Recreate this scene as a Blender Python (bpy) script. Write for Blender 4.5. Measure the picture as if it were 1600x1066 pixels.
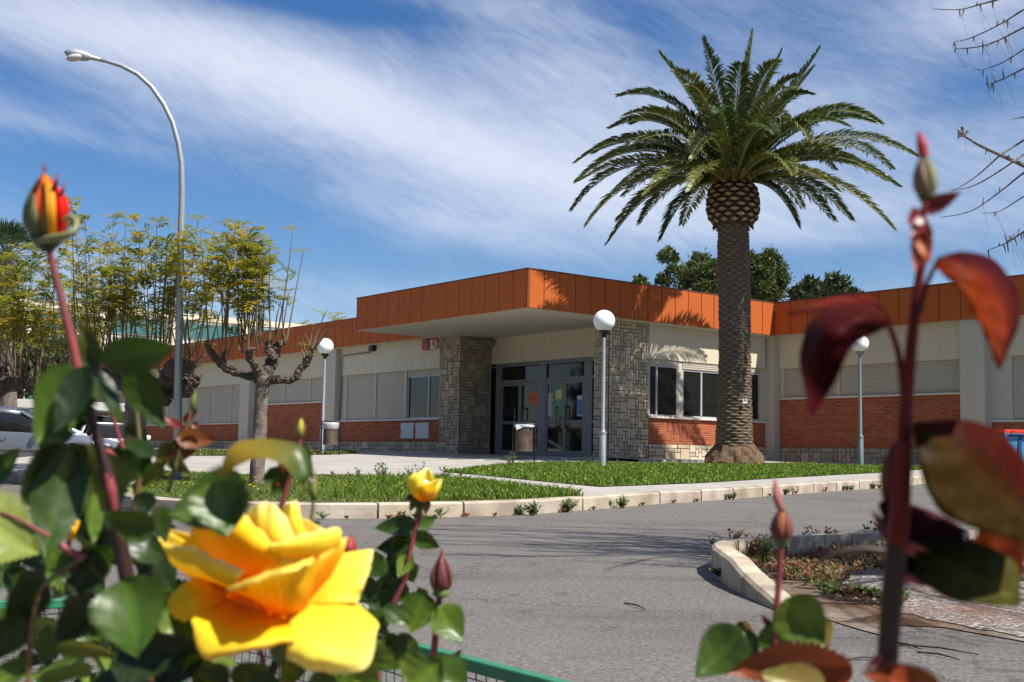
import bpy, bmesh, math, random
import numpy as np
from mathutils import Vector, Matrix
random.seed(7); rng = np.random.default_rng(7)
rad = math.radians
scene = bpy.context.scene
for o in list(bpy.data.objects): bpy.data.objects.remove(o)
COL = scene.collection

# ------------------------------------------------------------------ camera
FPX, PITCH, ROLL, TH = 1880.0, rad(5.42), rad(-1.03), rad(38.12)
cp, sp, cr, sr = math.cos(PITCH), math.sin(PITCH), math.cos(ROLL), math.sin(ROLL)
MC = np.array([[1,0,0],[0,cp,-sp],[0,sp,cp]]) @ np.array([[cr,0,sr],[0,1,0],[-sr,0,cr]])
cam = bpy.data.cameras.new('camera'); camo = bpy.data.objects.new('camera', cam); COL.objects.link(camo)
m = Matrix.Identity(4)
for i in range(3):
    m[i][0] = MC[i,0]; m[i][1] = MC[i,2]; m[i][2] = -MC[i,1]
camo.matrix_world = m
cam.sensor_width = 36; cam.lens = FPX/1600*36; cam.clip_start = 0.05; cam.clip_end = 3000
cam.dof.use_dof = True; cam.dof.focus_distance = 14.0; cam.dof.aperture_fstop = 20
scene.camera = camo
scene.render.resolution_x = 1024; scene.render.resolution_y = 682

# ------------------------------------------------------------------ sun and sky
SUN = Vector((.822, -.627, 1.42)).normalized()      # towards the sun
sl = bpy.data.lights.new('sun', 'SUN'); slo = bpy.data.objects.new('sun', sl); COL.objects.link(slo)
sl.energy = 5.0; sl.angle = rad(0.5); sl.color = (1.0, .95, .87)
slo.rotation_euler = SUN.to_track_quat('Z', 'Y').to_euler(); slo.location = (20, -20, 40)
w = bpy.data.worlds.new('World'); scene.world = w; w.use_nodes = True
nt = w.node_tree; nt.nodes.clear(); N = nt.nodes; L = nt.links
def wn(t, **k):
    n = N.new(t)
    for a, b in k.items(): setattr(n, a, b)
    return n
def wm(op, a, b=None, c=None, clamp=False):
    n = N.new('ShaderNodeMath'); n.operation = op; n.use_clamp = clamp
    for i, v in enumerate((a, b, c)):
        if v is None: continue
        if isinstance(v, (int, float)): n.inputs[i].default_value = v
        else: L.new(v, n.inputs[i])
    return n.outputs[0]
sky = wn('ShaderNodeTexSky', sky_type='NISHITA', sun_disc=False, sun_elevation=math.asin(SUN.z), sun_rotation=math.atan2(SUN.x, SUN.y), air_density=1.0, dust_density=.35, ozone_density=2.2)
tc = wn('ShaderNodeTexCoord'); sx = wn('ShaderNodeSeparateXYZ'); L.new(tc.outputs['Generated'], sx.inputs[0])
az = wm('ARCTAN2', sx.outputs[0], sx.outputs[1]); el = wm('ARCSINE', sx.outputs[2])
def blob(cx, cy, rx, ry, rot, amp):
    # gaussian patch of cloud cover at azimuth cx, elevation cy (radians)
    dx = wm('SUBTRACT', az, cx); dy = wm('SUBTRACT', el, cy); c, s = math.cos(rot), math.sin(rot)
    u = wm('DIVIDE', wm('ADD', wm('MULTIPLY', dx, c), wm('MULTIPLY', dy, s)), rx)
    v = wm('DIVIDE', wm('ADD', wm('MULTIPLY', dx, -s), wm('MULTIPLY', dy, c)), ry)
    e = wm('EXPONENT', wm('MULTIPLY', wm('ADD', wm('MULTIPLY', u, u), wm('MULTIPLY', v, v)), -1.0))
    return wm('MULTIPLY', e, amp)
def sky_at(x, y): return (x-800)/1880, (711-y)/1880
cover = None
for (x, y, rx, ry, rot, amp) in [
        (330, 125, 460, 62, -9, .42), (600, 200, 330, 66, -14, .40), (880, 300, 330, 62, -12, .42), (120, 90, 200, 45, -6, .2),
        (60, 245, 240, 14, -10, .22), (900, 130, 300, 80, -35, .25), (720, 360, 200, 26, -12, .25),
        (1300, 330, 360, 60, -4, .3), (1500, 60, 200, 60, 12, .3), (1250, 200, 250, 60, -10, .32),
        (420, 25, 330, 26, -5, -.5), (250, 330, 330, 60, -6, -.4), (1020, 60, 120, 40, -30, -.22), (1470, 190, 90, 40, 8, -.2),
        (650, 420, 500, 30, -3, -.28), (1330, 410, 300, 32, 0, -.3), (40, 180, 110, 25, -10, -.25), (1330, 100, 90, 60, -20, -.12)]:
    cx, cy = sky_at(x, y)
    b = blob(cx, cy, rx/1880, ry/1880, rad(rot), amp)
    cover = b if cover is None else wm('ADD', cover, b)
def streak_noise(rot, sx_, sy_, scale, detail, rough, dist):
    cmb = wn('ShaderNodeCombineXYZ'); L.new(az, cmb.inputs[0]); L.new(el, cmb.inputs[1])
    mp = wn('ShaderNodeMapping'); mp.inputs['Rotation'].default_value = (0, 0, rot); L.new(cmb.outputs[0], mp.inputs[0])
    mp2 = wn('ShaderNodeMapping'); mp2.inputs['Scale'].default_value = (sx_, sy_, 1); L.new(mp.outputs[0], mp2.inputs[0])
    no = wn('ShaderNodeTexNoise'); no.inputs['Scale'].default_value = scale; no.inputs['Detail'].default_value = detail
    no.inputs['Roughness'].default_value = rough; no.inputs['Distortion'].default_value = dist; L.new(mp2.outputs[0], no.inputs['Vector'])
    return no.outputs['Fac']
n1 = streak_noise(rad(9), 1.0, 3.6, 3.0, 8, .55, .5)
n2 = streak_noise(rad(24), 1.0, 3.4, 16.0, 10, .68, 1.6)
nn = wm('ADD', wm('MULTIPLY', wm('SUBTRACT', n1, .5), 1.6), wm('MULTIPLY', wm('SUBTRACT', n2, .5), .9))
cl = wm('ADD', wm('ADD', cover, .22), wm('MULTIPLY', nn, .55))
rp = wn('ShaderNodeMapRange', interpolation_type='SMOOTHSTEP'); L.new(cl, rp.inputs[0])
rp.inputs[1].default_value = -.18; rp.inputs[2].default_value = 1.15; rp.inputs[3].default_value = 0; rp.inputs[4].default_value = .86
up = wn('ShaderNodeMapRange'); L.new(el, up.inputs[0]); up.inputs[1].default_value = -.02; up.inputs[2].default_value = .1
fac = wm('MULTIPLY', rp.outputs[0], up.outputs[0])
hs = wn('ShaderNodeHueSaturation'); hs.inputs['Saturation'].default_value = 1.30; hs.inputs['Value'].default_value = 1.0; L.new(sky.outputs[0], hs.inputs['Color'])
mx = wn('ShaderNodeMix', data_type='RGBA'); L.new(fac, mx.inputs['Factor']); tint = wn('ShaderNodeMix', data_type='RGBA', blend_type='MULTIPLY'); tint.inputs['Factor'].default_value = 1; L.new(hs.outputs[0], tint.inputs['A']); tint.inputs['B'].default_value = (1.03, 1.05, 1.20, 1); L.new(tint.outputs['Result'], mx.inputs['A']); mx.inputs['B'].default_value = (8.9, 9.5, 10.9, 1)
bg = wn('ShaderNodeBackground'); bg.inputs['Strength'].default_value = .064; L.new(mx.outputs['Result'], bg.inputs['Color'])
wo = wn('ShaderNodeOutputWorld'); L.new(bg.outputs[0], wo.inputs[0])
scene.view_settings.view_transform = 'Standard'; scene.view_settings.look = 'None'
scene.view_settings.exposure = 0.56; scene.view_settings.gamma = 1
scene.render.engine = 'CYCLES'
scene.cycles.max_bounces = 8; scene.cycles.transparent_max_bounces = 16

# ------------------------------------------------------------------ geometry of the view (pixels are of the 1600 px photograph)
AV = np.array([-math.sin(TH), math.cos(TH), 0]); BV = np.array([math.cos(TH), math.sin(TH), 0])
def ray(x, y): return MC @ np.array([x-800, FPX, 533-y])
def P(x, y, D): return MC @ np.array([(x-800)/FPX*D, D, (533-y)/FPX*D])      # point at depth D along the lens axis
def PB(b, a, z): return a*AV + b*BV + np.array([0, 0, z])                    # building coordinates
def smooth(t): t = min(1, max(0, t)); return t*t*(3-2*t)
def road_z(x, y):
    r = min(-.867 + .0202*y, -.12)
    b = x*BV[0] + y*BV[1]
    s = smooth((-8.5-x)/3)*smooth((18.5-b)/3)
    if y > 70: r = r - .9*smooth((y-70)/60)
    return r*(1-s) + min(r, -.62)*s
def upper_z(x, y): return min(-.727 + .0202*y, .02)
def on_upper(x, y, c=-.727, k=.0202):
    d = ray(x, y); t = c/(d[2]-k*d[1]); return (d[0]*t, d[1]*t)
def on_road(x, y): return on_upper(x, y, -.867)

# ------------------------------------------------------------------ materials
MATS = {}
def mat(name, color, rough=.6, metal=0., noise=None, bump=None, spec=None, transl=0., attr=False, uv=False, extra=None, coat=0., var=None):
    """noise=(scale, amount, detail) varies value; bump=(scale, strength); attr multiplies the 'Col' attribute; var=(color2, scale)"""
    if name in MATS: return MATS[name]
    m = bpy.data.materials.new(name); m.use_nodes = True; t = m.node_tree; n = t.nodes; l = t.links
    b = n['Principled BSDF']; b.inputs['Roughness'].default_value = rough; b.inputs['Metallic'].default_value = metal
    if spec is not None: b.inputs['Specular IOR Level'].default_value = spec
    if coat: b.inputs['Coat Weight'].default_value = coat; b.inputs['Coat Roughness'].default_value = .08
    tcn = n.new('ShaderNodeTexCoord'); co = tcn.outputs['UV'] if uv else tcn.outputs['Object']
    rgb = n.new('ShaderNodeRGB'); rgb.outputs[0].default_value = (*color, 1); cur = rgb.outputs[0]
    if var:
        no = n.new('ShaderNodeTexNoise'); no.inputs['Scale'].default_value = var[1]; no.inputs['Detail'].default_value = 5; l.new(co, no.inputs['Vector'])
        rr = n.new('ShaderNodeMapRange'); rr.inputs[1].default_value = .38; rr.inputs[2].default_value = .64; l.new(no.outputs['Fac'], rr.inputs[0])
        mi = n.new('ShaderNodeMix'); mi.data_type = 'RGBA'; l.new(rr.outputs[0], mi.inputs['Factor']); l.new(cur, mi.inputs['A']); mi.inputs['B'].default_value = (*var[0], 1)
        cur = mi.outputs['Result']
    if attr:
        at = n.new('ShaderNodeAttribute'); at.attribute_name = 'Col'
        mi = n.new('ShaderNodeMix'); mi.data_type = 'RGBA'; mi.blend_type = 'MULTIPLY'; mi.inputs['Factor'].default_value = 1
        l.new(cur, mi.inputs['A']); l.new(at.outputs['Color'], mi.inputs['B']); cur = mi.outputs['Result']
    if noise:
        no = n.new('ShaderNodeTexNoise'); no.inputs['Scale'].default_value = noise[0]; no.inputs['Detail'].default_value = noise[2] if len(noise) > 2 else 6
        no.inputs['Roughness'].default_value = .65; l.new(co, no.inputs['Vector'])
        mr = n.new('ShaderNodeMapRange'); mr.inputs[1].default_value = .25; mr.inputs[2].default_value = .75; mr.inputs[3].default_value = 1-noise[1]; mr.inputs[4].default_value = 1+noise[1]
        l.new(no.outputs['Fac'], mr.inputs[0])
        vm = n.new('ShaderNodeVectorMath'); vm.operation = 'SCALE'; l.new(cur, vm.inputs[0]); l.new(mr.outputs[0], vm.inputs['Scale']); cur = vm.outputs[0]
    if bump:
        no2 = n.new('ShaderNodeTexNoise'); no2.inputs['Scale'].default_value = bump[0]; no2.inputs['Detail'].default_value = 6; l.new(co, no2.inputs['Vector'])
        bn = n.new('ShaderNodeBump'); bn.inputs['Strength'].default_value = bump[1]; bn.inputs['Distance'].default_value = bump[2] if len(bump) > 2 else .02
        l.new(no2.outputs['Fac'], bn.inputs['Height']); l.new(bn.outputs[0], b.inputs['Normal'])
    if extra: cur = extra(n, l, cur, co, b)
    l.new(cur, b.inputs['Base Color'])
    if transl:
        tr = n.new('ShaderNodeBsdfTranslucent'); l.new(cur, tr.inputs['Color'])
        ms = n.new('ShaderNodeMixShader'); ms.inputs[0].default_value = transl
        l.new(b.outputs[0], ms.inputs[1]); l.new(tr.outputs[0], ms.inputs[2]); l.new(ms.outputs[0], n['Material Output'].inputs[0])
    MATS[name] = m; return m
def mixn(n, l, fac, a, b, blend='MIX'):
    mi = n.new('ShaderNodeMix'); mi.data_type = 'RGBA'; mi.blend_type = blend
    for s, v in (('Factor', fac), ('A', a), ('B', b)):
        if isinstance(v, (int, float)): mi.inputs[s].default_value = v
        elif isinstance(v, tuple): mi.inputs[s].default_value = (*v, 1)
        else: l.new(v, mi.inputs[s])
    return mi.outputs['Result']
def noisen(n, l, co, scale, lo, hi, detail=6, sc=None, rough=.6):
    if sc:
        mp = n.new('ShaderNodeMapping'); mp.inputs['Scale'].default_value = sc; l.new(co, mp.inputs[0]); co = mp.outputs[0]
    no = n.new('ShaderNodeTexNoise'); no.inputs['Scale'].default_value = scale; no.inputs['Detail'].default_value = detail; no.inputs['Roughness'].default_value = rough; l.new(co, no.inputs['Vector'])
    mr = n.new('ShaderNodeMapRange'); mr.inputs[1].default_value = lo; mr.inputs[2].default_value = hi; l.new(no.outputs['Fac'], mr.inputs[0]); return mr.outputs[0]
def asphalt_x(n, l, cur, co, b):
    sp_ = noisen(n, l, co, 55, .35, .7, 3); big = noisen(n, l, co, .35, .35, .7, 5, rough=.7); st = noisen(n, l, co, 1.3, .55, .75, 6)
    c = mixn(n, l, sp_, (.056, .050, .044), (.20, .182, .160))
    c = mixn(n, l, wmul(n, l, big, .45), c, (.18, .16, .14))
    tr_ = noisen(n, l, co, .8, .52, .66, 5, sc=(.35, 1.6, 1)); c = mixn(n, l, wmul(n, l, tr_, .50), c, (.062, .056, .052)); oil = noisen(n, l, co, 2.3, .66, .74, 3); c = mixn(n, l, wmul(n, l, oil, .55), c, (.045, .04, .038))
    vc = n.new('ShaderNodeTexVoronoi'); vc.feature = 'DISTANCE_TO_EDGE'; vc.inputs['Scale'].default_value = .42; dn = n.new('ShaderNodeTexNoise'); dn.inputs['Scale'].default_value = 1.7; dn.inputs['Detail'].default_value = 5; l.new(co, dn.inputs['Vector'])
    am = n.new('ShaderNodeVectorMath'); am.operation = 'ADD'; l.new(co, am.inputs[0]); l.new(dn.outputs['Color'], am.inputs[1]); l.new(am.outputs[0], vc.inputs['Vector'])
    ck = n.new('ShaderNodeMapRange'); ck.inputs[1].default_value = .003; ck.inputs[2].default_value = .008; ck.inputs[3].default_value = .55; ck.inputs[4].default_value = 0; l.new(vc.outputs['Distance'], ck.inputs[0]); c = mixn(n, l, ck.outputs[0], c, (.04, .036, .033))
    c = mixn(n, l, wmul(n, l, st, .35), c, (.07, .063, .06))
    vo = n.new('ShaderNodeTexVoronoi'); vo.inputs['Scale'].default_value = 28; l.new(co, vo.inputs['Vector'])
    mr = n.new('ShaderNodeMapRange'); mr.inputs[1].default_value = .10; mr.inputs[2].default_value = .16; mr.inputs[3].default_value = .55; mr.inputs[4].default_value = 0; l.new(vo.outputs['Distance'], mr.inputs[0])
    return mixn(n, l, mr.outputs[0], c, (.33, .32, .30))
def wmul(n, l, a, k):
    q = n.new('ShaderNodeMath'); q.operation = 'MULTIPLY'; l.new(a, q.inputs[0]); q.inputs[1].default_value = k; return q.outputs[0]
def concrete_x(n, l, cur, co, b):
    a = noisen(n, l, co, 1.1, .35, .7, 6); s = noisen(n, l, co, 60, .4, .7, 2)
    c = mixn(n, l, a, cur, (.31, .285, .245)); return mixn(n, l, wmul(n, l, s, .25), c, (.2, .19, .17))
def brick_x(n, l, cur, co, b):
    br = n.new('ShaderNodeTexBrick'); l.new(co, br.inputs['Vector']); br.inputs['Scale'].default_value = 1; br.offset = .5
    br.inputs['Brick Width'].default_value = .25; br.inputs['Row Height'].default_value = .062; br.inputs['Mortar Size'].default_value = .009; br.inputs['Mortar Smooth'].default_value = .3
    br.inputs['Color1'].default_value = (.42, .095, .034, 1); br.inputs['Color2'].default_value = (.21, .036, .014, 1); br.inputs['Mortar'].default_value = (.36, .20, .135, 1)
    br.inputs['Bias'].default_value = -.1
    bn = n.new('ShaderNodeBump'); bn.inputs['Strength'].default_value = .6; bn.inputs['Distance'].default_value = .01; bn.invert = True
    l.new(br.outputs['Fac'], bn.inputs['Height']); l.new(bn.outputs[0], b.inputs['Normal'])
    v = noisen(n, l, co, 2.2, .35, .7, 5)
    return mixn(n, l, wmul(n, l, v, .18), br.outputs['Color'], (.45, .17, .09))
def plaster_x(n, l, cur, co, b):
    st = noisen(n, l, co, 2.0, .45, .8, 6, sc=(1.6, .35, 1)); g = noisen(n, l, co, .8, .4, .7, 5)
    c = mixn(n, l, wmul(n, l, st, .30), cur, (.42, .36, .26)); return mixn(n, l, wmul(n, l, g, .2), c, (.5, .47, .4))
def petal_x(n, l, cur, co, b):
    # petals are deep orange where they join and pale, pink-tinged at the rim
    at = n.new('ShaderNodeAttribute'); at.attribute_name = 'Col'; return mixn(n, l, 1.0, cur, at.outputs['Color'], 'MULTIPLY')
def soil_x(n, l, cur, co, b):
    a = noisen(n, l, co, 1.2, .42, .6, 7); s = noisen(n, l, co, 30, .35, .65, 4)
    c = mixn(n, l, a, (.13, .075, .038), (.27, .235, .19)); c = mixn(n, l, wmul(n, l, s, .5), c, (.09, .06, .035)); return c
def gravel_x(n, l, cur, co, b):
    s = noisen(n, l, co, 38, .42, .6, 3); a = noisen(n, l, co, 1.6, .45, .62, 5)
    c = mixn(n, l, s, (.13, .115, .10), (.46, .43, .39)); return mixn(n, l, wmul(n, l, a, .85), c, (.17, .11, .065))
def bark_x(n, l, cur, co, b):
    a = noisen(n, l, co, 9, .4, .65, 7, sc=(1, 1, .35)); return mixn(n, l, a, cur, tuple(x*1.9 for x in list(cur.node.outputs[0].default_value)[:3]) if hasattr(cur, 'node') and cur.node.type == 'RGB' else (.3, .26, .22))

def fascia_x(n, l, cur, co, b):
    st = noisen(n, l, co, 3.0, .48, .75, 6, sc=(2.2, .25, 1)); g2 = noisen(n, l, co, .5, .4, .7, 4)
    c = mixn(n, l, wmul(n, l, st, .16), cur, (.30, .085, .03)); return mixn(n, l, wmul(n, l, g2, .12), c, (.55, .19, .07))
M_asph = mat('asphalt', (.12,)*3, .92, extra=asphalt_x, bump=(45, .35, .01))
M_conc = mat('concrete_paving', (.42, .395, .35), .85, extra=concrete_x, bump=(40, .1))
M_kerb = mat('kerb_stone', (.52, .46, .37), .85, noise=(9, .22), attr=True, bump=(25, .35), var=((.33, .28, .21), 4.5))
M_soil = mat('dry_soil', (.2, .14, .09), .95, extra=soil_x, bump=(20, .5, .03))
M_gravel = mat('gravel', (.5, .5, .48), .9, extra=gravel_x, bump=(38, .6, .03))
M_lawn = mat('lawn_soil', (.065, .10, .018), .95, noise=(14, .5), var=((.10, .095, .03), 1.6))
M_grass = mat('grass_blade', (1, 1, 1), .55, attr=True, transl=.35)
M_yel = mat('wild_flower_yellow', (.85, .62, .03), .6)
M_brick = mat('red_brick', (.3, .1, .05), .9, spec=.15, uv=True, extra=brick_x)
M_cream = mat('cream_plaster', (.60, .54, .40), .8, uv=True, extra=plaster_x, bump=(60, .12, .005))
M_pil = mat('pale_concrete_pillar', (.52, .475, .38), .8, uv=True, extra=plaster_x, bump=(60, .12, .005))
M_soffit = mat('soffit_paint', (.50, .47, .38), .75, noise=(1.5, .05))
M_fascia = mat('orange_metal_panel', (.455, .108, .024), .6, noise=(1.2, .05), attr=True, spec=.12, uv=True, extra=lambda *a: fascia_x(*a))
M_seam = mat('panel_seam', (.12, .03, .012), .7)
M_cap = mat('metal_coping', (.12, .05, .03), .5)
M_stone = mat('cladding_stone', (.44, .38, .29), .85, attr=True, noise=(14, .22), bump=(30, .5, .02))
M_mortar = mat('stone_mortar', (.11, .095, .08), .95)
M_sill = mat('stone_sill', (.66, .60, .52), .6, noise=(6, .08))
M_alu = mat('aluminium_frame', (.46, .48, .49), .45, metal=.2, noise=(3, .05))
M_aludark = mat('grey_door_frame', (.20, .215, .225), .5, metal=.2, noise=(3, .06))
M_shut = mat('roller_shutter', (.46, .42, .34), .55, noise=(2.2, .06))
M_glass = mat('window_glass', (.012, .014, .013), .04, spec=.5)
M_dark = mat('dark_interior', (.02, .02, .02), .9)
M_white = mat('white_globe', (.92, .92, .90), .35, spec=.4)
M_pole = mat('galvanised_pole', (.42, .45, .46), .45, metal=.5, noise=(12, .12))
M_polegreen = mat('green_grey_pole', (.22, .30, .29), .45, metal=.4, noise=(12, .12))
M_black = mat('black_plastic', (.015, .015, .015), .5)
M_bin = mat('perforated_bin_metal', (.16, .12, .09), .55, metal=.4, noise=(30, .4), var=((.09, .055, .04), 5))
M_bag = mat('white_bin_bag', (.42, .43, .45), .4, noise=(20, .15), bump=(18, .6, .02))
M_car = mat('silver_car_paint', (.30, .315, .34), .36, metal=.7, coat=.25)
M_carw = mat('white_car_paint', (.75, .75, .74), .3, coat=.5)
M_card = mat('dark_car_paint', (.03, .035, .045), .3, coat=.5)
M_tyre = mat('tyre_rubber', (.02, .02, .02), .85)
M_rim = mat('alloy_rim', (.45, .46, .47), .35, metal=.8)
M_chrome = mat('chrome', (.7, .7, .7), .15, metal=1)
M_lamp = mat('headlamp_glass', (.75, .78, .8), .1, spec=.7)
M_trunk = mat('palm_trunk_bark', (.17, .125, .085), .9, attr=True, noise=(10, .35), bump=(25, .8, .03))
M_frond = mat('palm_leaflet', (1, 1, 1), .42, attr=True, transl=.22, spec=.45)
M_rachis = mat('palm_midrib', (.22, .24, .07), .5)
M_bark = mat('grey_bark', (.125, .10, .08), .9, extra=bark_x, bump=(30, .9, .03))
M_barkdark = mat('dark_knobbly_bark', (.075, .055, .042), .9, extra=bark_x, bump=(30, 1.0, .04))
M_barkpale = mat('pale_bark', (.125, .10, .08), .9, extra=bark_x, bump=(30, .6, .02))
M_shoot = mat('young_shoot', (.16, .125, .07), .7, noise=(8, .3))
M_feather = mat('feathery_leaf', (1, 1, 1), .6, attr=True, transl=.5)
M_pine = mat('pine_foliage', (1, 1, 1), .7, attr=True, transl=.15)
M_green = mat('green_painted_metal', (.03, .19, .09), .42, noise=(25, .25), bump=(40, .3, .003))
M_wire = mat('green_wire', (.04, .13, .075), .5)
M_contb = mat('blue_container_plastic', (.06, .27, .50), .45, noise=(5, .1))
M_contd = mat('dark_blue_plastic', (.02, .05, .13), .5)
M_contr = mat('red_lid_plastic', (.55, .05, .03), .4)
M_lil = mat('lilac_lid_plastic', (.38, .36, .62), .4)
M_farwhite = mat('far_white_wall', (.80, .77, .70), .8, noise=(.6, .05))
M_farcream = mat('far_cream_band', (.66, .56, .42), .8, noise=(.6, .08))
M_farsal = mat('salmon_wall', (.58, .24, .13), .8, noise=(1.2, .08))
M_teal = mat('teal_glass', (.05, .15, .15), .25, spec=.5)
M_yk = mat('yellow_kerb_paint', (.80, .42, .02), .7, noise=(6, .15))
M_petal = mat('rose_petal', (1, 1, 1), .5, attr=False, transl=.42, extra=petal_x, noise=(60, .05), bump=(90, .12, .002), spec=.25)
M_leaf = mat('rose_leaf', (1, 1, 1), .36, attr=True, transl=.18, spec=.38, noise=(70, .16), bump=(120, .25, .002))
M_stemc = mat('crimson_stem', (.15, .014, .012), .55, spec=.2, noise=(40, .3), var=((.09, .012, .012), 12))
M_leafred = mat('bronze_rose_leaf', (1, 1, 1), .45, attr=True, transl=.40, spec=.05, noise=(90, .22), bump=(150, .35, .002))
M_stemr = mat('red_stem', (.26, .045, .05), .45, noise=(40, .3), var=((.17, .06, .05), 12))
M_stemd = mat('dark_stem', (.032, .012, .009), .5, noise=(40, .3))
M_stemg = mat('green_stem', (.12, .17, .045), .5, noise=(40, .2), var=((.22, .07, .05), 9))
M_thorn = mat('thorn', (.28, .05, .04), .45)
M_sepal = mat('sepal', (1, 1, 1), .5, attr=True, transl=.15, noise=(60, .15))

# ------------------------------------------------------------------ mesh builder
def tag(o, label=None, cat=None, group=None, kind=None):
    if label: o['label'] = label
    if cat: o['category'] = cat
    if group: o['group'] = group
    if kind: o['kind'] = kind
    return o
def empty(name, loc, rotz=0, label=None, cat=None, group=None):
    o = bpy.data.objects.new(name, None); COL.objects.link(o); o.location = loc; o.rotation_euler = (0, 0, rotz)
    o.empty_display_size = .2; return tag(o, label, cat, group)
def root_of(o):
    while o.parent: o = o.parent
    return o
class MB:
    def __init__(s): s.v = []; s.f = []; s.c = []; s.col = (1, 1, 1)
    def add(s, vs, fs, col=None):
        o = len(s.v); s.v.extend([tuple(map(float, p)) for p in vs])
        for f in fs: s.f.append(tuple(i+o for i in f)); s.c.append(col or s.col)
        return s
    def box(s, x0, x1, y0, y1, z0, z1, col=None):
        return s.add([(x0,y0,z0),(x1,y0,z0),(x1,y1,z0),(x0,y1,z0),(x0,y0,z1),(x1,y0,z1),(x1,y1,z1),(x0,y1,z1)],
                     [(0,3,2,1),(4,5,6,7),(0,1,5,4),(1,2,6,5),(2,3,7,6),(3,0,4,7)], col)
    def quad(s, a, b, c, d, col=None): return s.add([a, b, c, d], [(0,1,2,3)], col)
    def prism(s, poly, z0, z1, col=None):      # poly (x,y) ccw
        n = len(poly); vs = [(x, y, z0) for x, y in poly]+[(x, y, z1) for x, y in poly]
        fs = [tuple(range(n-1, -1, -1)), tuple(range(n, 2*n))]+[(i, (i+1) % n, n+(i+1) % n, n+i) for i in range(n)]
        return s.add(vs, fs, col)
    def tube(s, pts, rs, n=8, cap=True, col=None, jit=0.):
        pts = [Vector(p) for p in pts]
        if isinstance(rs, (int, float)): rs = [rs]*len(pts)
        vs = []; fs = []; up = Vector((0, 0, 1)); prev = None
        for i, p in enumerate(pts):
            t = (pts[min(i+1, len(pts)-1)]-pts[max(i-1, 0)])
            if t.length < 1e-9: t = Vector((0, 0, 1))
            t.normalize()
            if prev is None:
                a = t.cross(up) if abs(t.z) < .95 else t.cross(Vector((1, 0, 0)))
            else: a = prev-t*prev.dot(t)
            a.normalize(); prev = a; b = t.cross(a)
            for k in range(n):
                an = 2*math.pi*k/n; r = rs[i]*(1+(random.uniform(-jit, jit) if jit else 0))
                vs.append(p+a*math.cos(an)*r+b*math.sin(an)*r)
        for i in range(len(pts)-1):
            for k in range(n): fs.append((i*n+k, i*n+(k+1) % n, (i+1)*n+(k+1) % n, (i+1)*n+k))
        if cap: fs.append(tuple(range(n-1, -1, -1))); fs.append(tuple(range((len(pts)-1)*n, len(pts)*n)))
        return s.add(vs, fs, col)
    def lathe(s, prof, c, n=24, axis=None, col=None):      # prof [(r, h)], axis a unit vector
        ax = Vector(axis or (0, 0, 1)).normalized(); a = ax.cross(Vector((1, 0, 0))) if abs(ax.x) < .9 else ax.cross(Vector((0, 1, 0)))
        a.normalize(); b = ax.cross(a); c = Vector(c); vs = []; fs = []
        for r, h in prof:
            for k in range(n):
                an = 2*math.pi*k/n; vs.append(c+ax*h+(a*math.cos(an)+b*math.sin(an))*r)
        for i in range(len(prof)-1):
            for k in range(n): fs.append((i*n+k, i*n+(k+1) % n, (i+1)*n+(k+1) % n, (i+1)*n+k))
        fs.append(tuple(range(n-1, -1, -1))); fs.append(tuple(range((len(prof)-1)*n, len(prof)*n)))
        return s.add(vs, fs, col)
    def build(s, name, m, parent=None, smooth=False, world=False, solid=0, kind=None, bevel=0, sub=0, off=None):
        off = Vector(off) if off is not None else Vector(root_of(parent).location) if (parent and world) else Vector((0, 0, 0))
        me = bpy.data.meshes.new(name); v = np.array(s.v, dtype=float).reshape(-1, 3)-np.array(off)
        me.from_pydata(v.tolist(), [], s.f)
        me.materials.append(m)
        nl = len(me.loops); ls = np.zeros(len(me.polygons), int); lt = np.zeros(len(me.polygons), int)
        if nl:
            lv = np.zeros(nl, int); me.loops.foreach_get('vertex_index', lv); me.polygons.foreach_get('loop_start', ls); me.polygons.foreach_get('loop_total', lt)
            nr = np.zeros(len(me.polygons)*3); me.polygons.foreach_get('normal', nr); nr = np.abs(nr.reshape(-1, 3)); ax = nr.argmax(1)
            lax = np.repeat(ax, lt); co = v[lv]
            uv = np.where((lax == 0)[:, None], co[:, [1, 2]], np.where((lax == 1)[:, None], co[:, [0, 2]], co[:, [0, 1]]))
            ul = me.uv_layers.new(name='UVMap'); ul.data.foreach_set('uv', uv.astype(np.float32).ravel())
            cc = np.repeat(np.array(s.c, dtype=np.float32)[:, :3], lt, axis=0); cc = np.hstack([cc, np.ones((len(cc), 1), np.float32)])
            ca = me.color_attributes.new(name='Col', type='FLOAT_COLOR', domain='CORNER'); ca.data.foreach_set('color', cc.ravel())
        if smooth: me.polygons.foreach_set('use_smooth', [True]*len(me.polygons))
        me.update()
        o = bpy.data.objects.new(name, me); COL.objects.link(o)
        if parent: o.parent = parent
        if solid: q = o.modifiers.new('s', 'SOLIDIFY'); q.thickness = solid; q.offset = 0
        if sub: q = o.modifiers.new('u', 'SUBSURF'); q.levels = sub; q.render_levels = sub
        if bevel: q = o.modifiers.new('b', 'BEVEL'); q.width = bevel; q.segments = 2; q.limit_method = 'ANGLE'
        if kind: o['kind'] = kind
        return o
def fbm(x, y, s=1.0):
    return (math.sin(x*s*1.7+math.sin(y*s*1.3)*1.9)+math.sin(y*s*2.3+math.sin(x*s*.9+2)*1.7))*.5

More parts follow.
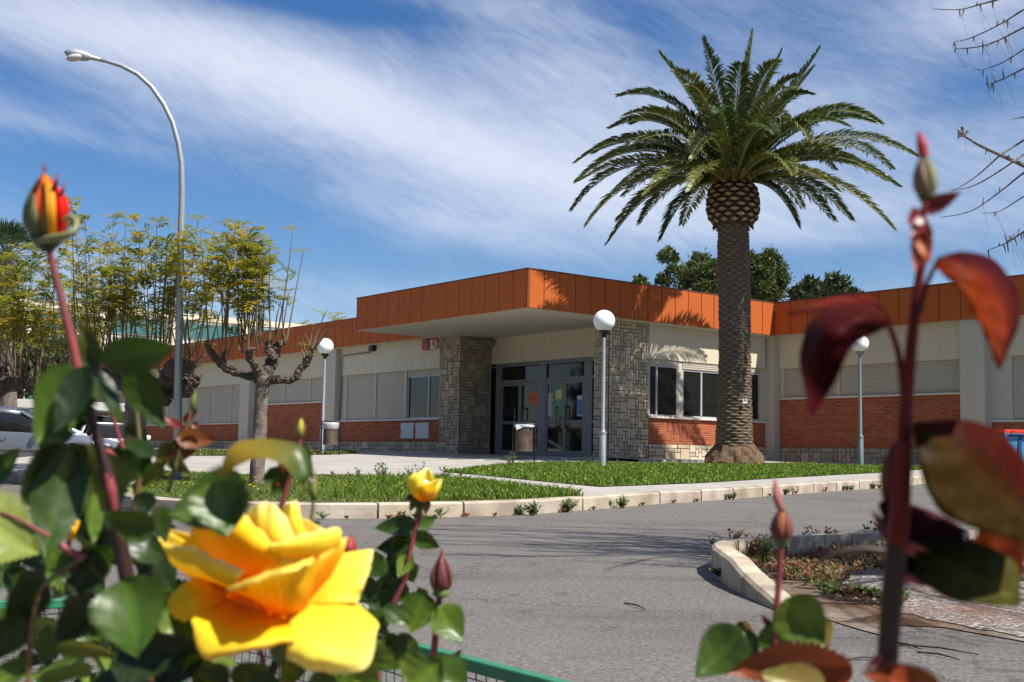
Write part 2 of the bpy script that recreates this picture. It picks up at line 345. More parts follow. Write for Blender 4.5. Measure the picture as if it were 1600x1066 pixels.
# ------------------------------------------------------------------ ground, road, pavement, lawns
def clip_cell(poly, x0, x1, y0, y1):
    def cl(p, ax, v, keep_less):
        out = []
        for i in range(len(p)):
            a, b = p[i], p[(i+1) % len(p)]
            ia = (a[ax] <= v) == keep_less or a[ax] == v; ib = (b[ax] <= v) == keep_less or b[ax] == v
            if ia: out.append(a)
            if ia != ib:
                t = (v-a[ax])/(b[ax]-a[ax]); q = [a[0]+(b[0]-a[0])*t, a[1]+(b[1]-a[1])*t]; q[ax] = v; out.append(tuple(q))
        return out
    for ax, v, k in ((0, x0, False), (0, x1, True), (1, y0, False), (1, y1, True)):
        if len(poly) < 3: return []
        poly = cl(poly, ax, v, k)
    return poly
def drape(name, poly, zf, off, m, skirt=0., step=.5):
    """a sheet lying on a height function, cut on a common lattice; skirt drops its sides"""
    mb = MB(); idx = {}; vs = []; fs = []
    def vid(p):
        k = (round(p[0], 3), round(p[1], 3))
        if k not in idx: idx[k] = len(vs); vs.append((p[0], p[1], zf(p[0], p[1])+off))
        return idx[k]
    ar = sum(poly[i][0]*poly[(i+1) % len(poly)][1]-poly[(i+1) % len(poly)][0]*poly[i][1] for i in range(len(poly)))
    if ar < 0: poly = poly[::-1]
    xs = [p[0] for p in poly]; ys = [p[1] for p in poly]
    for i in range(math.floor(min(xs)/step), math.ceil(max(xs)/step)):
        for j in range(math.floor(min(ys)/step), math.ceil(max(ys)/step)):
            c = clip_cell(list(poly), i*step, (i+1)*step, j*step, (j+1)*step)
            if len(c) >= 3:
                f = [];
                for p in c:
                    q = vid(p)
                    if q not in f: f.append(q)
                if len(f) >= 3: fs.append(tuple(f))
    mb.add(vs, fs)
    if skirt:
        for i in range(len(poly)):
            a, b = poly[i], poly[(i+1) % len(poly)]; n = max(1, int(math.dist(a, b)/step))
            for k in range(n):
                p = [a[q]+(b[q]-a[q])*k/n for q in (0, 1)]; r = [a[q]+(b[q]-a[q])*(k+1)/n for q in (0, 1)]
                zp, zr = zf(*p)+off, zf(*r)+off
                mb.quad((p[0], p[1], zp), (p[0], p[1], zp-skirt), (r[0], r[1], zr-skirt), (r[0], r[1], zr))
    return mb.build(name, m, kind='structure')
g = MB(); R_ = [0, 3, 6, 10, 16, 25, 40, 60, 90, 150, 300, 700, 1500]
vs = []; fs = []; nseg = 64
for i, r in enumerate(R_):
    for k in range(nseg):
        an = 2*math.pi*k/nseg; x, y = r*math.cos(an), 20+r*math.sin(an); vs.append((x, y, min(road_z(x, max(y, 0)), -.5)-.35))
for i in range(len(R_)-1):
    for k in range(nseg): fs.append((i*nseg+k, (i+1)*nseg+k, (i+1)*nseg+(k+1) % nseg, i*nseg+(k+1) % nseg))
g.add(vs, fs); g.build('ground', M_soil, kind='structure')
drape('road', [(-40, -2), (22, -2), (22, 40), (12, 44), (-40, 75)], road_z, 0, M_asph, step=1.0, skirt=.3)
tops = [(165, 760), (185, 774), (254, 780), (350, 785), (497, 788), (620, 787.5), (740, 785.5), (830, 783), (920, 777.4), (1028, 769.8), (1100, 766.6), (1229, 758.5), (1300, 754), (1394, 749), (1430, 746)]
KL = [on_upper(*p) for p in tops]
KL = [(-9.5, 20.5), (-7.2, 17.6), (-5.4, 14.4)] + KL[1:] + [(7.6, 22.6), (8.2, 23.6), (9.2, 24.6), (11.5, 26.0), (14, 27.2)]
def chain(poly, off):       # polyline shifted to its left side
    out = []
    for i, p in enumerate(poly):
        a = poly[max(i-1, 0)]; b = poly[min(i+1, len(poly)-1)]; d = (b[0]-a[0], b[1]-a[1]); n = math.hypot(*d)
        out.append((p[0]-d[1]/n*off, p[1]+d[0]/n*off))
    return out
KI = chain(KL, .14)
def resample(poly, step):
    out = [poly[0]]; acc = 0
    for i in range(len(poly)-1):
        a, b = poly[i], poly[i+1]; d = math.dist(a, b); t = step-acc
        while t <= d: out.append((a[0]+(b[0]-a[0])*t/d, a[1]+(b[1]-a[1])*t/d)); t += step
        acc = d-(t-step)
    return out
def kerb_run(name, outer, wid, ztop, zbot, step=.92, m=M_kerb, taper=None):
    mb = MB(); q = resample(outer, step); q2 = chain(q, wid); n = len(q)
    for i in range(n-1):
        gap = .012 if step > .5 or i % 3 == 0 else .001; a, b = q[i], q[i+1]; c, d = q2[i+1], q2[i]
        def lp(p, r, t): return (p[0]+(r[0]-p[0])*t, p[1]+(r[1]-p[1])*t)
        g_ = gap/step; a, b, c, d = lp(a, b, g_), lp(b, a, g_), lp(c, d, g_), lp(d, c, g_)
        if step > .5 or i % 3 == 0: s = random.uniform(.80, 1.08); col = (s, s*random.uniform(.95, 1.0), s*random.uniform(.86, 1.0))
        tz = [ztop(*p)+random.uniform(-.004, .004) for p in (a, b, c, d)]; bz = [zbot(*p) for p in (a, b, c, d)]
        if taper: k1, k2 = taper(i/(n-1)), taper((i+1)/(n-1)); tz = [bz[0]+.03+(tz[0]-bz[0])*k1, bz[1]+.03+(tz[1]-bz[1])*k2, bz[2]+.03+(tz[2]-bz[2])*k2, bz[3]+.03+(tz[3]-bz[3])*k1]
        ch = .018
        vs = [(*p, z) for p, z in zip((a, b, c, d), bz)]+[(*p, z-ch) for p, z in zip((a, b), tz[:2])]+[(c[0], c[1], tz[2]), (d[0], d[1], tz[3])]
        ia, ib = lp(a, d, ch/wid), lp(b, c, ch/wid); vs += [(*ia, tz[0]), (*ib, tz[1])]
        mb.add(vs, [(0,1,5,4),(4,5,9,8),(8,9,6,7),(1,2,6,9,5),(3,0,4,8,7),(2,3,7,6)], col)
    mb.tube([(*p, zbot(*p)+.02) for p in chain(q, wid*.5)], .03, 4)
    return mb.build(name, m, kind='structure', bevel=0)
kerb_run('kerb', KL, .14, lambda x, y: upper_z(x, y)+.008, lambda x, y: road_z(x, y)-.15)
kb = [on_upper(560, 743), on_upper(695, 749), on_upper(812, 763), on_upper(925, 775)]
base_poly = KI + [(14, 40), (-2, 52), (-20, 62), (-24, 60), (-13.5, 44), (-11.2, 32), (-9.6, 22)]
pav = drape('pavement', base_poly, upper_z, 0, M_conc, skirt=.9)
lawn1 = [on_upper(x, y) for x, y in ((215, 736), (300, 739), (380, 743), (480, 743.5), (560, 744), (640, 747), (695, 750), (760, 757), (812, 763.5), (870, 771), (915, 776.3))]
i0 = 3; ki = [p for p in KI if -5.2 < p[0] < .80]
lawn1 = lawn1 + ki[::-1]
L1 = drape('lawn', lawn1, upper_z, .012, M_lawn)
lawn2 = [on_upper(x, y) for x, y in ((693, 737.5), (776, 745.5), (850, 753), (938, 761.3), (1000, 759), (1100, 755), (1240, 746.2), (1396, 738), (1440, 734), (1442, 731.5), (1340, 728.2), (1240, 725.5), (1184, 726.6), (1087, 726.4), (1000, 725.2), (900, 724.4), (830, 724.6), (760, 729.5))]
L2 = drape('lawn', lawn2, upper_z, .012, M_lawn)
lawn3 = [on_upper(x, y) for x, y in ((230, 712.5), (362, 712.6), (480, 711.6), (560, 709.2), (540, 706.6), (480, 706.2), (360, 706.0), (236, 704.6))]
L3 = drape('lawn', lawn3, upper_z, .012, M_lawn)
# joints scored in the paving
jm = MB()
for b in (8.5, 11, 13.5, 16):
    for a in range(14, 44, 3):
        pass
# sloping apron at the foot of the lit wall
ap = MB(); n = 24
for b0 in np.arange(21.3, 27.9, .6):
    for (z0, z1, a0, a1) in ((-.015, -.045, 23.1, 21.9),):
        p = [PB(b0, a0, z0), PB(b0+.595, a0, z0), PB(b0+.595, a1, z1), PB(b0, a1, z1)]
        q = [PB(b0, a1, -.3), PB(b0+.595, a1, -.3)]
        ap.quad(p[3], p[2], p[1], p[0]); ap.quad(q[0], q[1], p[2], p[3])
for a0 in np.arange(12, 23, .6):
    p = [PB(27.9, a0, -.03), PB(27.9, a0+.595, -.03), PB(27.1, a0+.595, -.07), PB(27.1, a0, -.07)]
    ap.quad(*p); ap.quad(p[3], p[2], PB(27.1, a0+.595, -.4), PB(27.1, a0, -.4))
ap.build('path', M_conc, kind='structure')
# traffic island on the right
IT = [(1345, 946), (1311, 938), (1270, 927), (1229, 916), (1190, 901), (1150, 885), (1128, 872), (1112, 861), (1110, 857), (1114, 853), (1120, 850.5), (1140, 848), (1200, 845.5), (1300, 840), (1400, 835.5), (1500, 832), (1600, 829)]
I_ = [on_upper(*p) for p in IT]; I_ += [(6.5, 10.9), (9, 11.6)]
I_ = I_[::-1]
kerb_run('island_kerb', I_, .12, lambda x, y: upper_z(x, y), lambda x, y: road_z(x, y)-.12, step=.30, taper=lambda t: 1 if t < .86 else .15+.85*(1-(t-.86)/.14))
isl = chain(I_, .12)[::-1] + [(9, 11.5), (9.5, 3.9)] + [on_road(x, y) for x, y in ((1800, 1032), (1600, 1004), (1520, 990), (1430, 974), (1380, 957))]
drape('island_soil', isl, road_z, .006, M_soil)
gp_ = []
for (xa, ya), (xb, yb) in zip(((1352, 948), (1310, 928), (1300, 893), (1400, 885), (1600, 880), (1800, 890), (1790, 1022), (1600, 997), (1430, 966)), ((1310, 928), (1300, 893), (1400, 885), (1600, 880), (1800, 890), (1790, 1022), (1600, 997), (1430, 968), (1352, 948))):
    for k in range(7): gp_.append(on_road(xa+(xb-xa)*k/7+random.uniform(-7, 7), ya+(yb-ya)*k/7+random.uniform(-2.2, 2.2)))
drape('gravel', gp_, road_z, .011, M_gravel)

# grass blades, weeds and yellow flowers
def inside(p, poly):
    x, y = p; c = False; n = len(poly); j = n-1
    for i in range(n):
        if (poly[i][1] > y) != (poly[j][1] > y) and x < (poly[j][0]-poly[i][0])*(y-poly[i][1])/(poly[j][1]-poly[i][1])+poly[i][0]: c = not c
        j = i
    return c
def blades(poly, n, h0, h1, zf, cols, mb, w=.012, patch=None, lush=None):
    xs = [p[0] for p in poly]; ys = [p[1] for p in poly]; c = 0; tries = 0
    while c < n and tries < n*12:
        tries += 1; x, y = random.uniform(min(xs), max(xs)), random.uniform(min(ys), max(ys))
        if not inside((x, y), poly): continue
        if patch and random.random() > patch(x, y): continue
        k = lush(x, y) if lush else 1.0
        h = random.uniform(h0, h1)*k; z = zf(x, y)+.008; an = random.uniform(0, 6.28); dx, dy = math.cos(an)*w*k, math.sin(an)*w*k
        lx, ly = random.gauss(0, .35)*h, random.gauss(0, .35)*h; q = random.choice(cols); s = random.uniform(.7, 1.25)
        mb.add([(x-dx, y-dy, z), (x+dx, y+dy, z), (x+lx*.4+dx*.7, y+ly*.4+dy*.7, z+h*.6), (x+lx, y+ly, z+h)], [(0,1,2),(0,2,3)], (q[0]*s, q[1]*s, q[2]*s)); c += 1
GC = [(.11, .20, .010), (.15, .24, .012), (.20, .28, .018), (.075, .15, .010)]
GD = [(.11, .155, .018), (.16, .18, .03), (.22, .19, .06), (.08, .13, .015)]
gb = MB()
lush1 = lambda x, y: 1.0+1.1*smooth((x+2.0)/2.0)
blades(lawn1, 26000, .018, .045, upper_z, GC+GD, gb, .006, lush=lush1)
blades(lawn1, 5000, .05, .12, upper_z, GC, gb, .007, patch=lambda x, y: smooth((x+2.5)/2)*smooth((y-12)/2+.3))
gb.build('grass', M_grass, kind='stuff')
gb = MB(); blades(lawn2, 52000, .015, .065, upper_z, GC, gb, .016, patch=lambda x, y: .55+.45*smooth(fbm(x, y, 1.2)+.6)); gb.build('grass', M_grass, kind='stuff')
gb = MB(); blades(lawn3, 4000, .05, .10, upper_z, GD, gb, .02); gb.build('grass', M_grass, kind='stuff')
fl = MB()
def flower(x, y, z, r):
    vs = [(x, y, z+r*.3)]; k = 6
    for i in range(k): vs.append((x+math.cos(i*6.28/k)*r, y+math.sin(i*6.28/k)*r, z))
    vs.append((x, y, z-r*.5)); fl.add(vs, [(0, 1+i, 1+(i+1) % k) for i in range(k)]+[(k+1, 1+(i+1) % k, 1+i) for i in range(k)])
for poly, nn_, hh in ((lawn1, 95, .10), (lawn2, 150, .13)):
    xs = [p[0] for p in poly]; ys = [p[1] for p in poly]; c = 0
    while c < nn_:
        x, y = random.uniform(min(xs), max(xs)), random.uniform(min(ys), max(ys))
        if inside((x, y), poly): flower(x, y, upper_z(x, y)+random.uniform(.05, hh), random.uniform(.010, .02)); c += 1
fl.build('wild_flowers', M_yel, kind='stuff')
def weed(mb, x, y, z, h, col, n=7, spread=.4):
    for k in range(n):
        an = random.uniform(0, 6.28); s = spread*random.uniform(.2, 1); top = (x+math.cos(an)*s*h, y+math.sin(an)*s*h, z+h*random.uniform(.6, 1))
        mb.tube([(x, y, z), ((x+top[0])/2, (y+top[1])/2, z+h*.5), top], [.003, .002, .001], 3, False, col)
        for j in range(9):
            t = random.uniform(.15, 1); p = [x+(top[0]-x)*t, y+(top[1]-y)*t, z+(top[2]-z)*t]; a2 = random.uniform(0, 6.28); l_ = .025+h*.09
            q = (p[0]+math.cos(a2)*l_, p[1]+math.sin(a2)*l_, p[2]+l_*.6); wd = l_*.25
            mb.add([p, (p[0]+(q[0]-p[0])*.5-math.sin(a2)*wd, p[1]+(q[1]-p[1])*.5+math.cos(a2)*wd, (p[2]+q[2])/2), q, (p[0]+(q[0]-p[0])*.5+math.sin(a2)*wd, p[1]+(q[1]-p[1])*.5-math.cos(a2)*wd, (p[2]+q[2])/2)], [(0,1,2,3)], tuple(c*random.uniform(.7, 1.3) for c in col))
wd = MB()
for (x, y, h) in [(600, 748, .3), (590, 749, .25), (655, 749, .26), (690, 751, .25), (700, 749, .2), (640, 747, .2), (800, 727, .3), (796, 729, .25), (880, 725, .15), (920, 724, .15), (560, 747, .18), (520, 746, .12), (455, 745, .16), (720, 745, .12)]:
    q = on_upper(x, y+2); weed(wd, q[0], q[1], upper_z(*q), h, (.13, .19, .04), 6)
for x in list(range(500, 1420, 46)):
    x += random.uniform(-14, 14); i = min(range(len(tops)), key=lambda k: abs(tops[k][0]-x)); a = tops[i]; t = [tt for tt in tops]
    yy = np.interp(x, [p[0] for p in tops], [p[1] for p in tops]); q = on_upper(x, yy); q = (q[0]+.02, q[1]-.05)
    weed(wd, q[0], q[1], road_z(*q), random.choice([.03, .04, .05, .08, .12]), random.choice([(.10, .17, .04), (.16, .13, .06), (.3, .09, .05)]), 5, .9)
for x, h in ((820, .13), (885, .14), (960, .12), (1137, .1), (1320, .08), (1365, .08), (1230, .09), (640, .07)):
    yy = np.interp(x, [p[0] for p in tops], [p[1] for p in tops]); q = on_upper(x, yy)
    for k in range(3): weed(wd, q[0]+random.uniform(-.12, .12), q[1]-.06, road_z(*q), h, (.09, .16, .035), 8, 1.0)
wd.build('weeds', M_grass, kind='stuff')
# dry weeds in the island
dw = MB()
isl_in = [on_road(x, y) for x, y in ((1130, 880), (1140, 868), (1250, 862), (1400, 860), (1600, 858), (1600, 885), (1400, 895), (1330, 905), (1300, 935), (1240, 915), (1170, 893))]
for k in range(420):
    xs = [p[0] for p in isl_in]; ys = [p[1] for p in isl_in]
    while True:
        x, y = random.uniform(min(xs), max(xs)), random.uniform(min(ys), max(ys))
        if inside((x, y), isl_in): break
    weed(dw, x, y, road_z(x, y)+.03, random.uniform(.03, .10), random.choice([(.28, .13, .05), (.25, .17, .08), (.2, .09, .04), (.12, .14, .05)]), 4, 1.2)
for (x, y, h, c) in [(1153, 882, .22, 0), (1148, 880, .18, 0), (1190, 886, .22, 0), (1196, 890, .2, 1), (1180, 884, .16, 1), (1270, 872, .22, 0), (1300, 868, .2, 0), (1365, 866, .24, 1), (1380, 864, .2, 1), (1350, 866, .14, 1), (1120, 868, .1, 1), (1290, 935, .07, 1), (1320, 938, .07, 1), (1350, 942, .07, 1), (1375, 946, .07, 1), (1400, 948, .07, 1), (1122, 908, .05, 1)]+[(random.uniform(1300, 1410), 0, random.uniform(.03, .06), random.choice([0, 1])) for _ in range(26)]:
    y = y or 934+(x-1300)*.17+random.uniform(-4, 4)
    q = on_road(x, y); weed(dw, q[0], q[1], road_z(*q)+.02, h, [(.22, .13, .07), (.10, .16, .04)][c], 8, .35 if h > .1 else 1.1)
blades(isl_in, 5000, .02, .07, lambda x, y: road_z(x, y)+.03, [(.3, .16, .07), (.25, .18, .09), (.18, .09, .04), (.12, .14, .05)], dw, .004)
dw.build('dry_weeds', M_grass, kind='stuff')
# dry needles and twigs lying on the road
tw = MB()
for (x0, y0, x1, y1) in [(1392, 1006, 1440, 1018), (1405, 1010, 1530, 1026), (1433, 1022, 1500, 1034), (975, 945, 1010, 955), (1325, 1033, 1375, 1032), (1180, 925, 1215, 936)]:
    a = on_road(x0, y0); b = on_road(x1, y1); mpt = ((a[0]+b[0])/2+.01, (a[1]+b[1])/2+.02)
    tw.tube([(a[0], a[1], road_z(*a)+.008), (mpt[0], mpt[1], road_z(*mpt)+.012), (b[0], b[1], road_z(*b)+.008)], [.004, .004, .002], 5, col=(.06, .035, .02))
def litter(x, y, sx_, sy_, n, col):
    for k in range(n):
        q = on_road(random.gauss(x, sx_), random.gauss(y, sy_)); an = random.gauss(.2, .6); l_ = random.uniform(.01, .05)
        tw.add([(q[0], q[1], road_z(*q)+.046), (q[0]+math.cos(an)*l_, q[1]+math.sin(an)*l_, road_z(*q)+.05), (q[0]+math.cos(an)*l_, q[1]+math.sin(an)*l_+.004, road_z(*q)+.05)], [(0,1,2)], tuple(c*random.uniform(.6, 1.2) for c in col))
litter(1450, 950, 110, 26, 3800, (.26, .12, .055)); litter(1420, 925, 90, 14, 2500, (.20, .11, .05)); litter(1480, 968, 90, 6, 1400, (.30, .11, .05)); litter(1540, 988, 50, 4, 500, (.33, .12, .05)); litter(1340, 948, 40, 3, 500, (.2, .12, .05)); litter(1200, 925, 40, 3, 300, (.3, .12, .05)); litter(1250, 870, 60, 6, 600, (.3, .13, .05))
for x in range(470, 1420, 3):
    yy = np.interp(x, [p[0] for p in tops], [p[1] for p in tops]); q = on_upper(x+random.uniform(-2, 2), yy)
    for k in range(3):
        x_, y_ = q[0]+random.uniform(-.05, .05), q[1]-random.uniform(.01, .09); l_ = random.uniform(.01, .04)
        tw.add([(x_, y_, road_z(x_, y_)+.008), (x_+l_, y_, road_z(x_, y_)+.012), (x_+l_, y_+.006, road_z(x_, y_)+.012)], [(0,1,2)], (.24, .085, .04))
tw.build('fallen_needles', M_grass, kind='stuff')

# ------------------------------------------------------------------ the building (x = along the lit wall, y = along the shaded walls)
O_ = (22.0, 27.0, 0.0)
bld = empty('school_building', tuple(PB(22, 27, 0)), TH, 'long single-storey building with orange metal fascia, deep entrance canopy, red brick and cream walls', 'building')
def part(mb, name, m, parent=None, **k): return mb.build(name, m, parent or bld, off=O_, **k)
BW, AW, EW, A1, A3 = 23.10, 21.25, 22.41, 21.25, 27.86     # BW: lit wall plane (y), A1/A3: shaded wall planes (x), EW entrance
FB, FA1, FA3, CX, CY = 22.69, 20.87, 27.49, 18.27, 30.8     # fascia planes
ZS, ZT = 3.60, 4.55
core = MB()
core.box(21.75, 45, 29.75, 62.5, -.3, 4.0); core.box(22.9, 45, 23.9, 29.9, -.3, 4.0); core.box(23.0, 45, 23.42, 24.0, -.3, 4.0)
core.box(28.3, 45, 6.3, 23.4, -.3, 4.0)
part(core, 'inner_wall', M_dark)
roof = MB()
roof.box(20.95, 45, 30.8, 62.5, 3.62, 4.40); roof.box(18.35, 45, 22.77, 30.78, 3.62, 4.40); roof.box(27.57, 45, 6.0, 22.75, 3.62, 4.40)
part(roof, 'roof', mat('roof_gravel', (.3, .28, .25), .9, noise=(20, .3)))
# fascia panels, split at the seams
def fascia_run(name, x0, y0, x1, y1, out, z0=ZS, z1=ZT, pitch=.58, wide=None):
    """panels from (x0,y0) to (x1,y1); out = outward normal (x,y)"""
    mb = MB(); back = MB(); Lh = math.hypot(x1-x0, y1-y0); n = max(1, round(Lh/pitch)); t = .03; ux, uy = (x1-x0)/Lh, (y1-y0)/Lh
    cuts = [i*Lh/n for i in range(n+1)]
    if wide: cuts.pop(wide)
    def slab(m_, a, b, o0, o1, za, zb, col=None):
        ps = [(x0+ux*a+out[0]*o0, y0+uy*a+out[1]*o0), (x0+ux*b+out[0]*o0, y0+uy*b+out[1]*o0), (x0+ux*b+out[0]*o1, y0+uy*b+out[1]*o1), (x0+ux*a+out[0]*o1, y0+uy*a+out[1]*o1)]
        ar = sum(ps[i][0]*ps[(i+1) % 4][1]-ps[(i+1) % 4][0]*ps[i][1] for i in range(4))
        m_.prism(ps if ar > 0 else ps[::-1], za, zb, col)
    for i in range(len(cuts)-1):
        s = random.uniform(.96, 1.03); slab(mb, cuts[i]+.011, cuts[i+1]-.011, -t+random.uniform(0, .004), random.uniform(-.002, .002), z0, z1, (s, s, s))
    slab(back, 0, Lh, -t-.03, -t+.012, z0+.003, z1-.003)
    f = part(mb, name, M_fascia, bevel=.004); b = back.build('seam_backing', M_seam, f, off=O_)
    cap = MB(); slab(cap, -.0, Lh, -.09, .012, z1+.001, z1+.028); part(cap, 'coping', M_cap, parent=f)
    return f
fascia_run('fascia', CX, CY, CX, FB, (-1, 0), wide=7)
fascia_run('fascia', CX, FB, FA3, FB, (0, -1), pitch=.51)
fascia_run('fascia', FA3, FB, FA3, 6.0, (-1, 0), pitch=.6)
fascia_run('fascia', FA1, 62.5, FA1, CY-.0, (-1, 0), z1=4.53)
fascia_run('fascia', FA1, CY, CX, CY, (0, 1))
fascia_run('fascia', FA1, 62.5, 44, 62.5, (0, 1), z1=4.53)
so = MB()
so.box(CX+.035, 22.5, FB+.035, CY-.035, 3.585, 3.618)
so.box(22.5, 28.2, FB+.035, 23.3, 3.585, 3.618)
so.box(FA3+.035, 28.2, 6.1, FB+.0, 3.587, 3.618)
so.box(FA1+.035, 22.0, CY, 62.4, 3.587, 3.618)
part(so, 'soffit', M_soffit)
# random rectangular stone cladding
def stones(rects, name='stone_cladding', cell=.098, pal=None):
    """rects: (origin xyz, u-dir xy, outward xy, length, height)"""
    mb = MB(); back = MB()
    for (o, u, out, Lh, H, shade) in rects:
        nx, nz = max(1, round(Lh/cell)), max(1, round(H/cell)); cx, cz = Lh/nx, H/nz; occ = np.zeros((nx, nz), bool)
        for j in range(nz):
            for i in range(nx):
                if occ[i, j]: continue
                opts = [(1, 1), (2, 1), (1, 2), (2, 2), (3, 2), (2, 3), (1, 3), (3, 1), (2, 2), (1, 2), (2, 1), (3, 3)]
                random.shuffle(opts)
                for w_, h_ in opts+[(1, 1)]:
                    if i+w_ <= nx and j+h_ <= nz and not occ[i:i+w_, j:j+h_].any(): break
                occ[i:i+w_, j:j+h_] = True
                gp = .007; a, b = i*cx+gp, (i+w_)*cx-gp; z0, z1 = j*cz+gp, (j+h_)*cz-gp; d = random.uniform(.018, .034)
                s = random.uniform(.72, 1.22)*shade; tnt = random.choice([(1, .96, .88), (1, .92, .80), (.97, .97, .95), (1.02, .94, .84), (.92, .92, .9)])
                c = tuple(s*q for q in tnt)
                def pt(t, dd, z): return (o[0]+u[0]*t+out[0]*dd, o[1]+u[1]*t+out[1]*dd, o[2]+z)
                j_ = lambda: random.uniform(-.004, .004)
                b4 = [(a+j_(), z0+j_()), (b+j_(), z0+j_()), (b+j_(), z1+j_()), (a+j_(), z1+j_())]; ch = .007
                vs = [pt(t, 0, z) for t, z in b4]+[pt(t, d, z) for t, z in [(a+ch, z0+ch), (b-ch, z0+ch), (b-ch, z1-ch), (a+ch, z1-ch)]]
                cr_ = u[0]*out[1]-u[1]*out[0]
                fs = [(4,5,6,7), (0,1,5,4), (1,2,6,5), (2,3,7,6), (3,0,4,7)]
                if cr_ > 0: fs = [f[::-1] for f in fs]
                mb.add(vs, fs, c)
        p = [(o[0]+u[0]*t+out[0]*dd, o[1]+u[1]*t+out[1]*dd) for t, dd in ((0, .012), (Lh, .012), (Lh, -.05), (0, -.05))]
        ar = sum(p[i][0]*p[(i+1) % 4][1]-p[(i+1) % 4][0]*p[i][1] for i in range(4)); back.prism(p if ar > 0 else p[::-1], o[2], o[2]+H)
    s_ = part(mb, name, M_stone); back.build('mortar', M_mortar, s_, off=O_); return s_
# pillar left of the doors and pillar right of them
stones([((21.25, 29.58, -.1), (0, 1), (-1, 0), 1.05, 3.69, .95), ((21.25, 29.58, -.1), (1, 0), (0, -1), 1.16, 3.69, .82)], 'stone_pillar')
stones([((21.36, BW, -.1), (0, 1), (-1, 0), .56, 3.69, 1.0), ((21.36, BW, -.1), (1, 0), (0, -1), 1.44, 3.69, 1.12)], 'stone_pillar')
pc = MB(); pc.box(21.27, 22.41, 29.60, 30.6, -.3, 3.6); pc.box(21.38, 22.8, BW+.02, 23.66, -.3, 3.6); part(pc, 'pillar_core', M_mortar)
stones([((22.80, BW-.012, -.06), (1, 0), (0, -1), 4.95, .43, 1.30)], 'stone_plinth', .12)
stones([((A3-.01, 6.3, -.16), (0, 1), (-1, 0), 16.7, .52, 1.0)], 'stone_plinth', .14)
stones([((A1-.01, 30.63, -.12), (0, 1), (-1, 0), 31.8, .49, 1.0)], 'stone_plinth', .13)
# walls: brick below, plaster panel above
br = MB()
br.box(22.80, 27.72, BW+.03, BW+.2, .37, 1.06)
part(br, 'brick_wall', M_brick)
cr1 = MB(); cr1.box(22.80, 27.55, BW-.03, BW+.25, 2.655, 3.586); part(cr1, 'upper_panel', M_cream)
si = MB(); si.box(22.80, 27.62, BW-.05, BW+.2, 1.062, 1.118); part(si, 'window_sill', M_sill, bevel=.006)
pl = MB(); pl.box(27.62, 27.86, BW-.06, BW+.3, -.1, 3.586); pl.box(27.62, A3+.05, BW-.3, BW-.06, -.1, 3.586)
part(pl, 'corner_pillar', M_pil)
def slats(mb, x0, x1, y, z0, z1, out, axis='x', pitch=.052):
    """rolled-down slats: a zigzag sheet. axis x: spans x at y; axis y: spans y (x0..x1) at x=y"""
    n = max(1, int((z1-z0)/pitch)); zz = [z0+(z1-z0)*i/n for i in range(n+1)]; prof = []
    for i in range(n): prof += [(0, zz[i]), (.014, zz[i]+.009), (.017, (zz[i]+zz[i+1])/2), (.014, zz[i+1]-.008)]
    prof.append((0, zz[-1])); vs = []; fs = []
    for d, z in prof:
        if axis == 'x': vs += [(x0, y+out*d, z), (x1, y+out*d, z)]
        else: vs += [(y+out*d, x0, z), (y+out*d, x1, z)]
    for i in range(len(prof)-1): fs.append((2*i, 2*i+1, 2*i+3, 2*i+2) if (axis == 'x') == (out < 0) else (2*i, 2*i+2, 2*i+3, 2*i+1))
    mb.add(vs, fs)
def window_b(x0, x1, z0, z1, ztop, lights, shut=False):
    """window in the lit wall; frame is the part, panes and shutter its sub-parts"""
    f = MB(); t = .045; y0, y1 = BW+.02, BW+.075; zg = z1
    f.box(x0, x0+t, y0, y1, z0, zg); f.box(x1-t, x1, y0, y1, z0, zg); f.box(x0+t, x1-t, y0+.002, y1, z0, z0+t); f.box(x0+t, x1-t, y0+.002, y1, zg-t, zg)
    for q in lights: f.box(q-.03, q+.03, y0-.015, y1+.002, z0+t, zg-t)
    fo = part(f, 'window', M_alu, bevel=.003)
    g_ = MB(); g_.box(x0+t, x1-t, y1-.03, y1-.022, z0+t, zg-t); g_.build('pane', M_glass, fo, off=O_)
    s = MB(); slats(s, x0, x1, BW+.01, zg+.002, ztop, -1, 'x', .045); s.box(x0, x1, BW+.02, BW+.1, zg+.004, ztop); s.build('roller_shutter', M_shut, fo, off=O_)
    return fo
window_b(22.84, 23.95, 1.12, 2.50, 2.65, [23.13])
window_b(24.13, 25.90, 1.12, 2.44, 2.65, [24.88])
window_b(26.02, 27.36, 1.12, 2.50, 2.65, [26.55])
for a_, b_ in ((23.96, 24.12), (25.91, 26.01), (27.37, 27.62), (22.78, 22.835)): mu = MB(); mu.box(a_, b_, BW+.01, BW+.15, 1.12, 2.65); part(mu, 'window_post', M_pil)
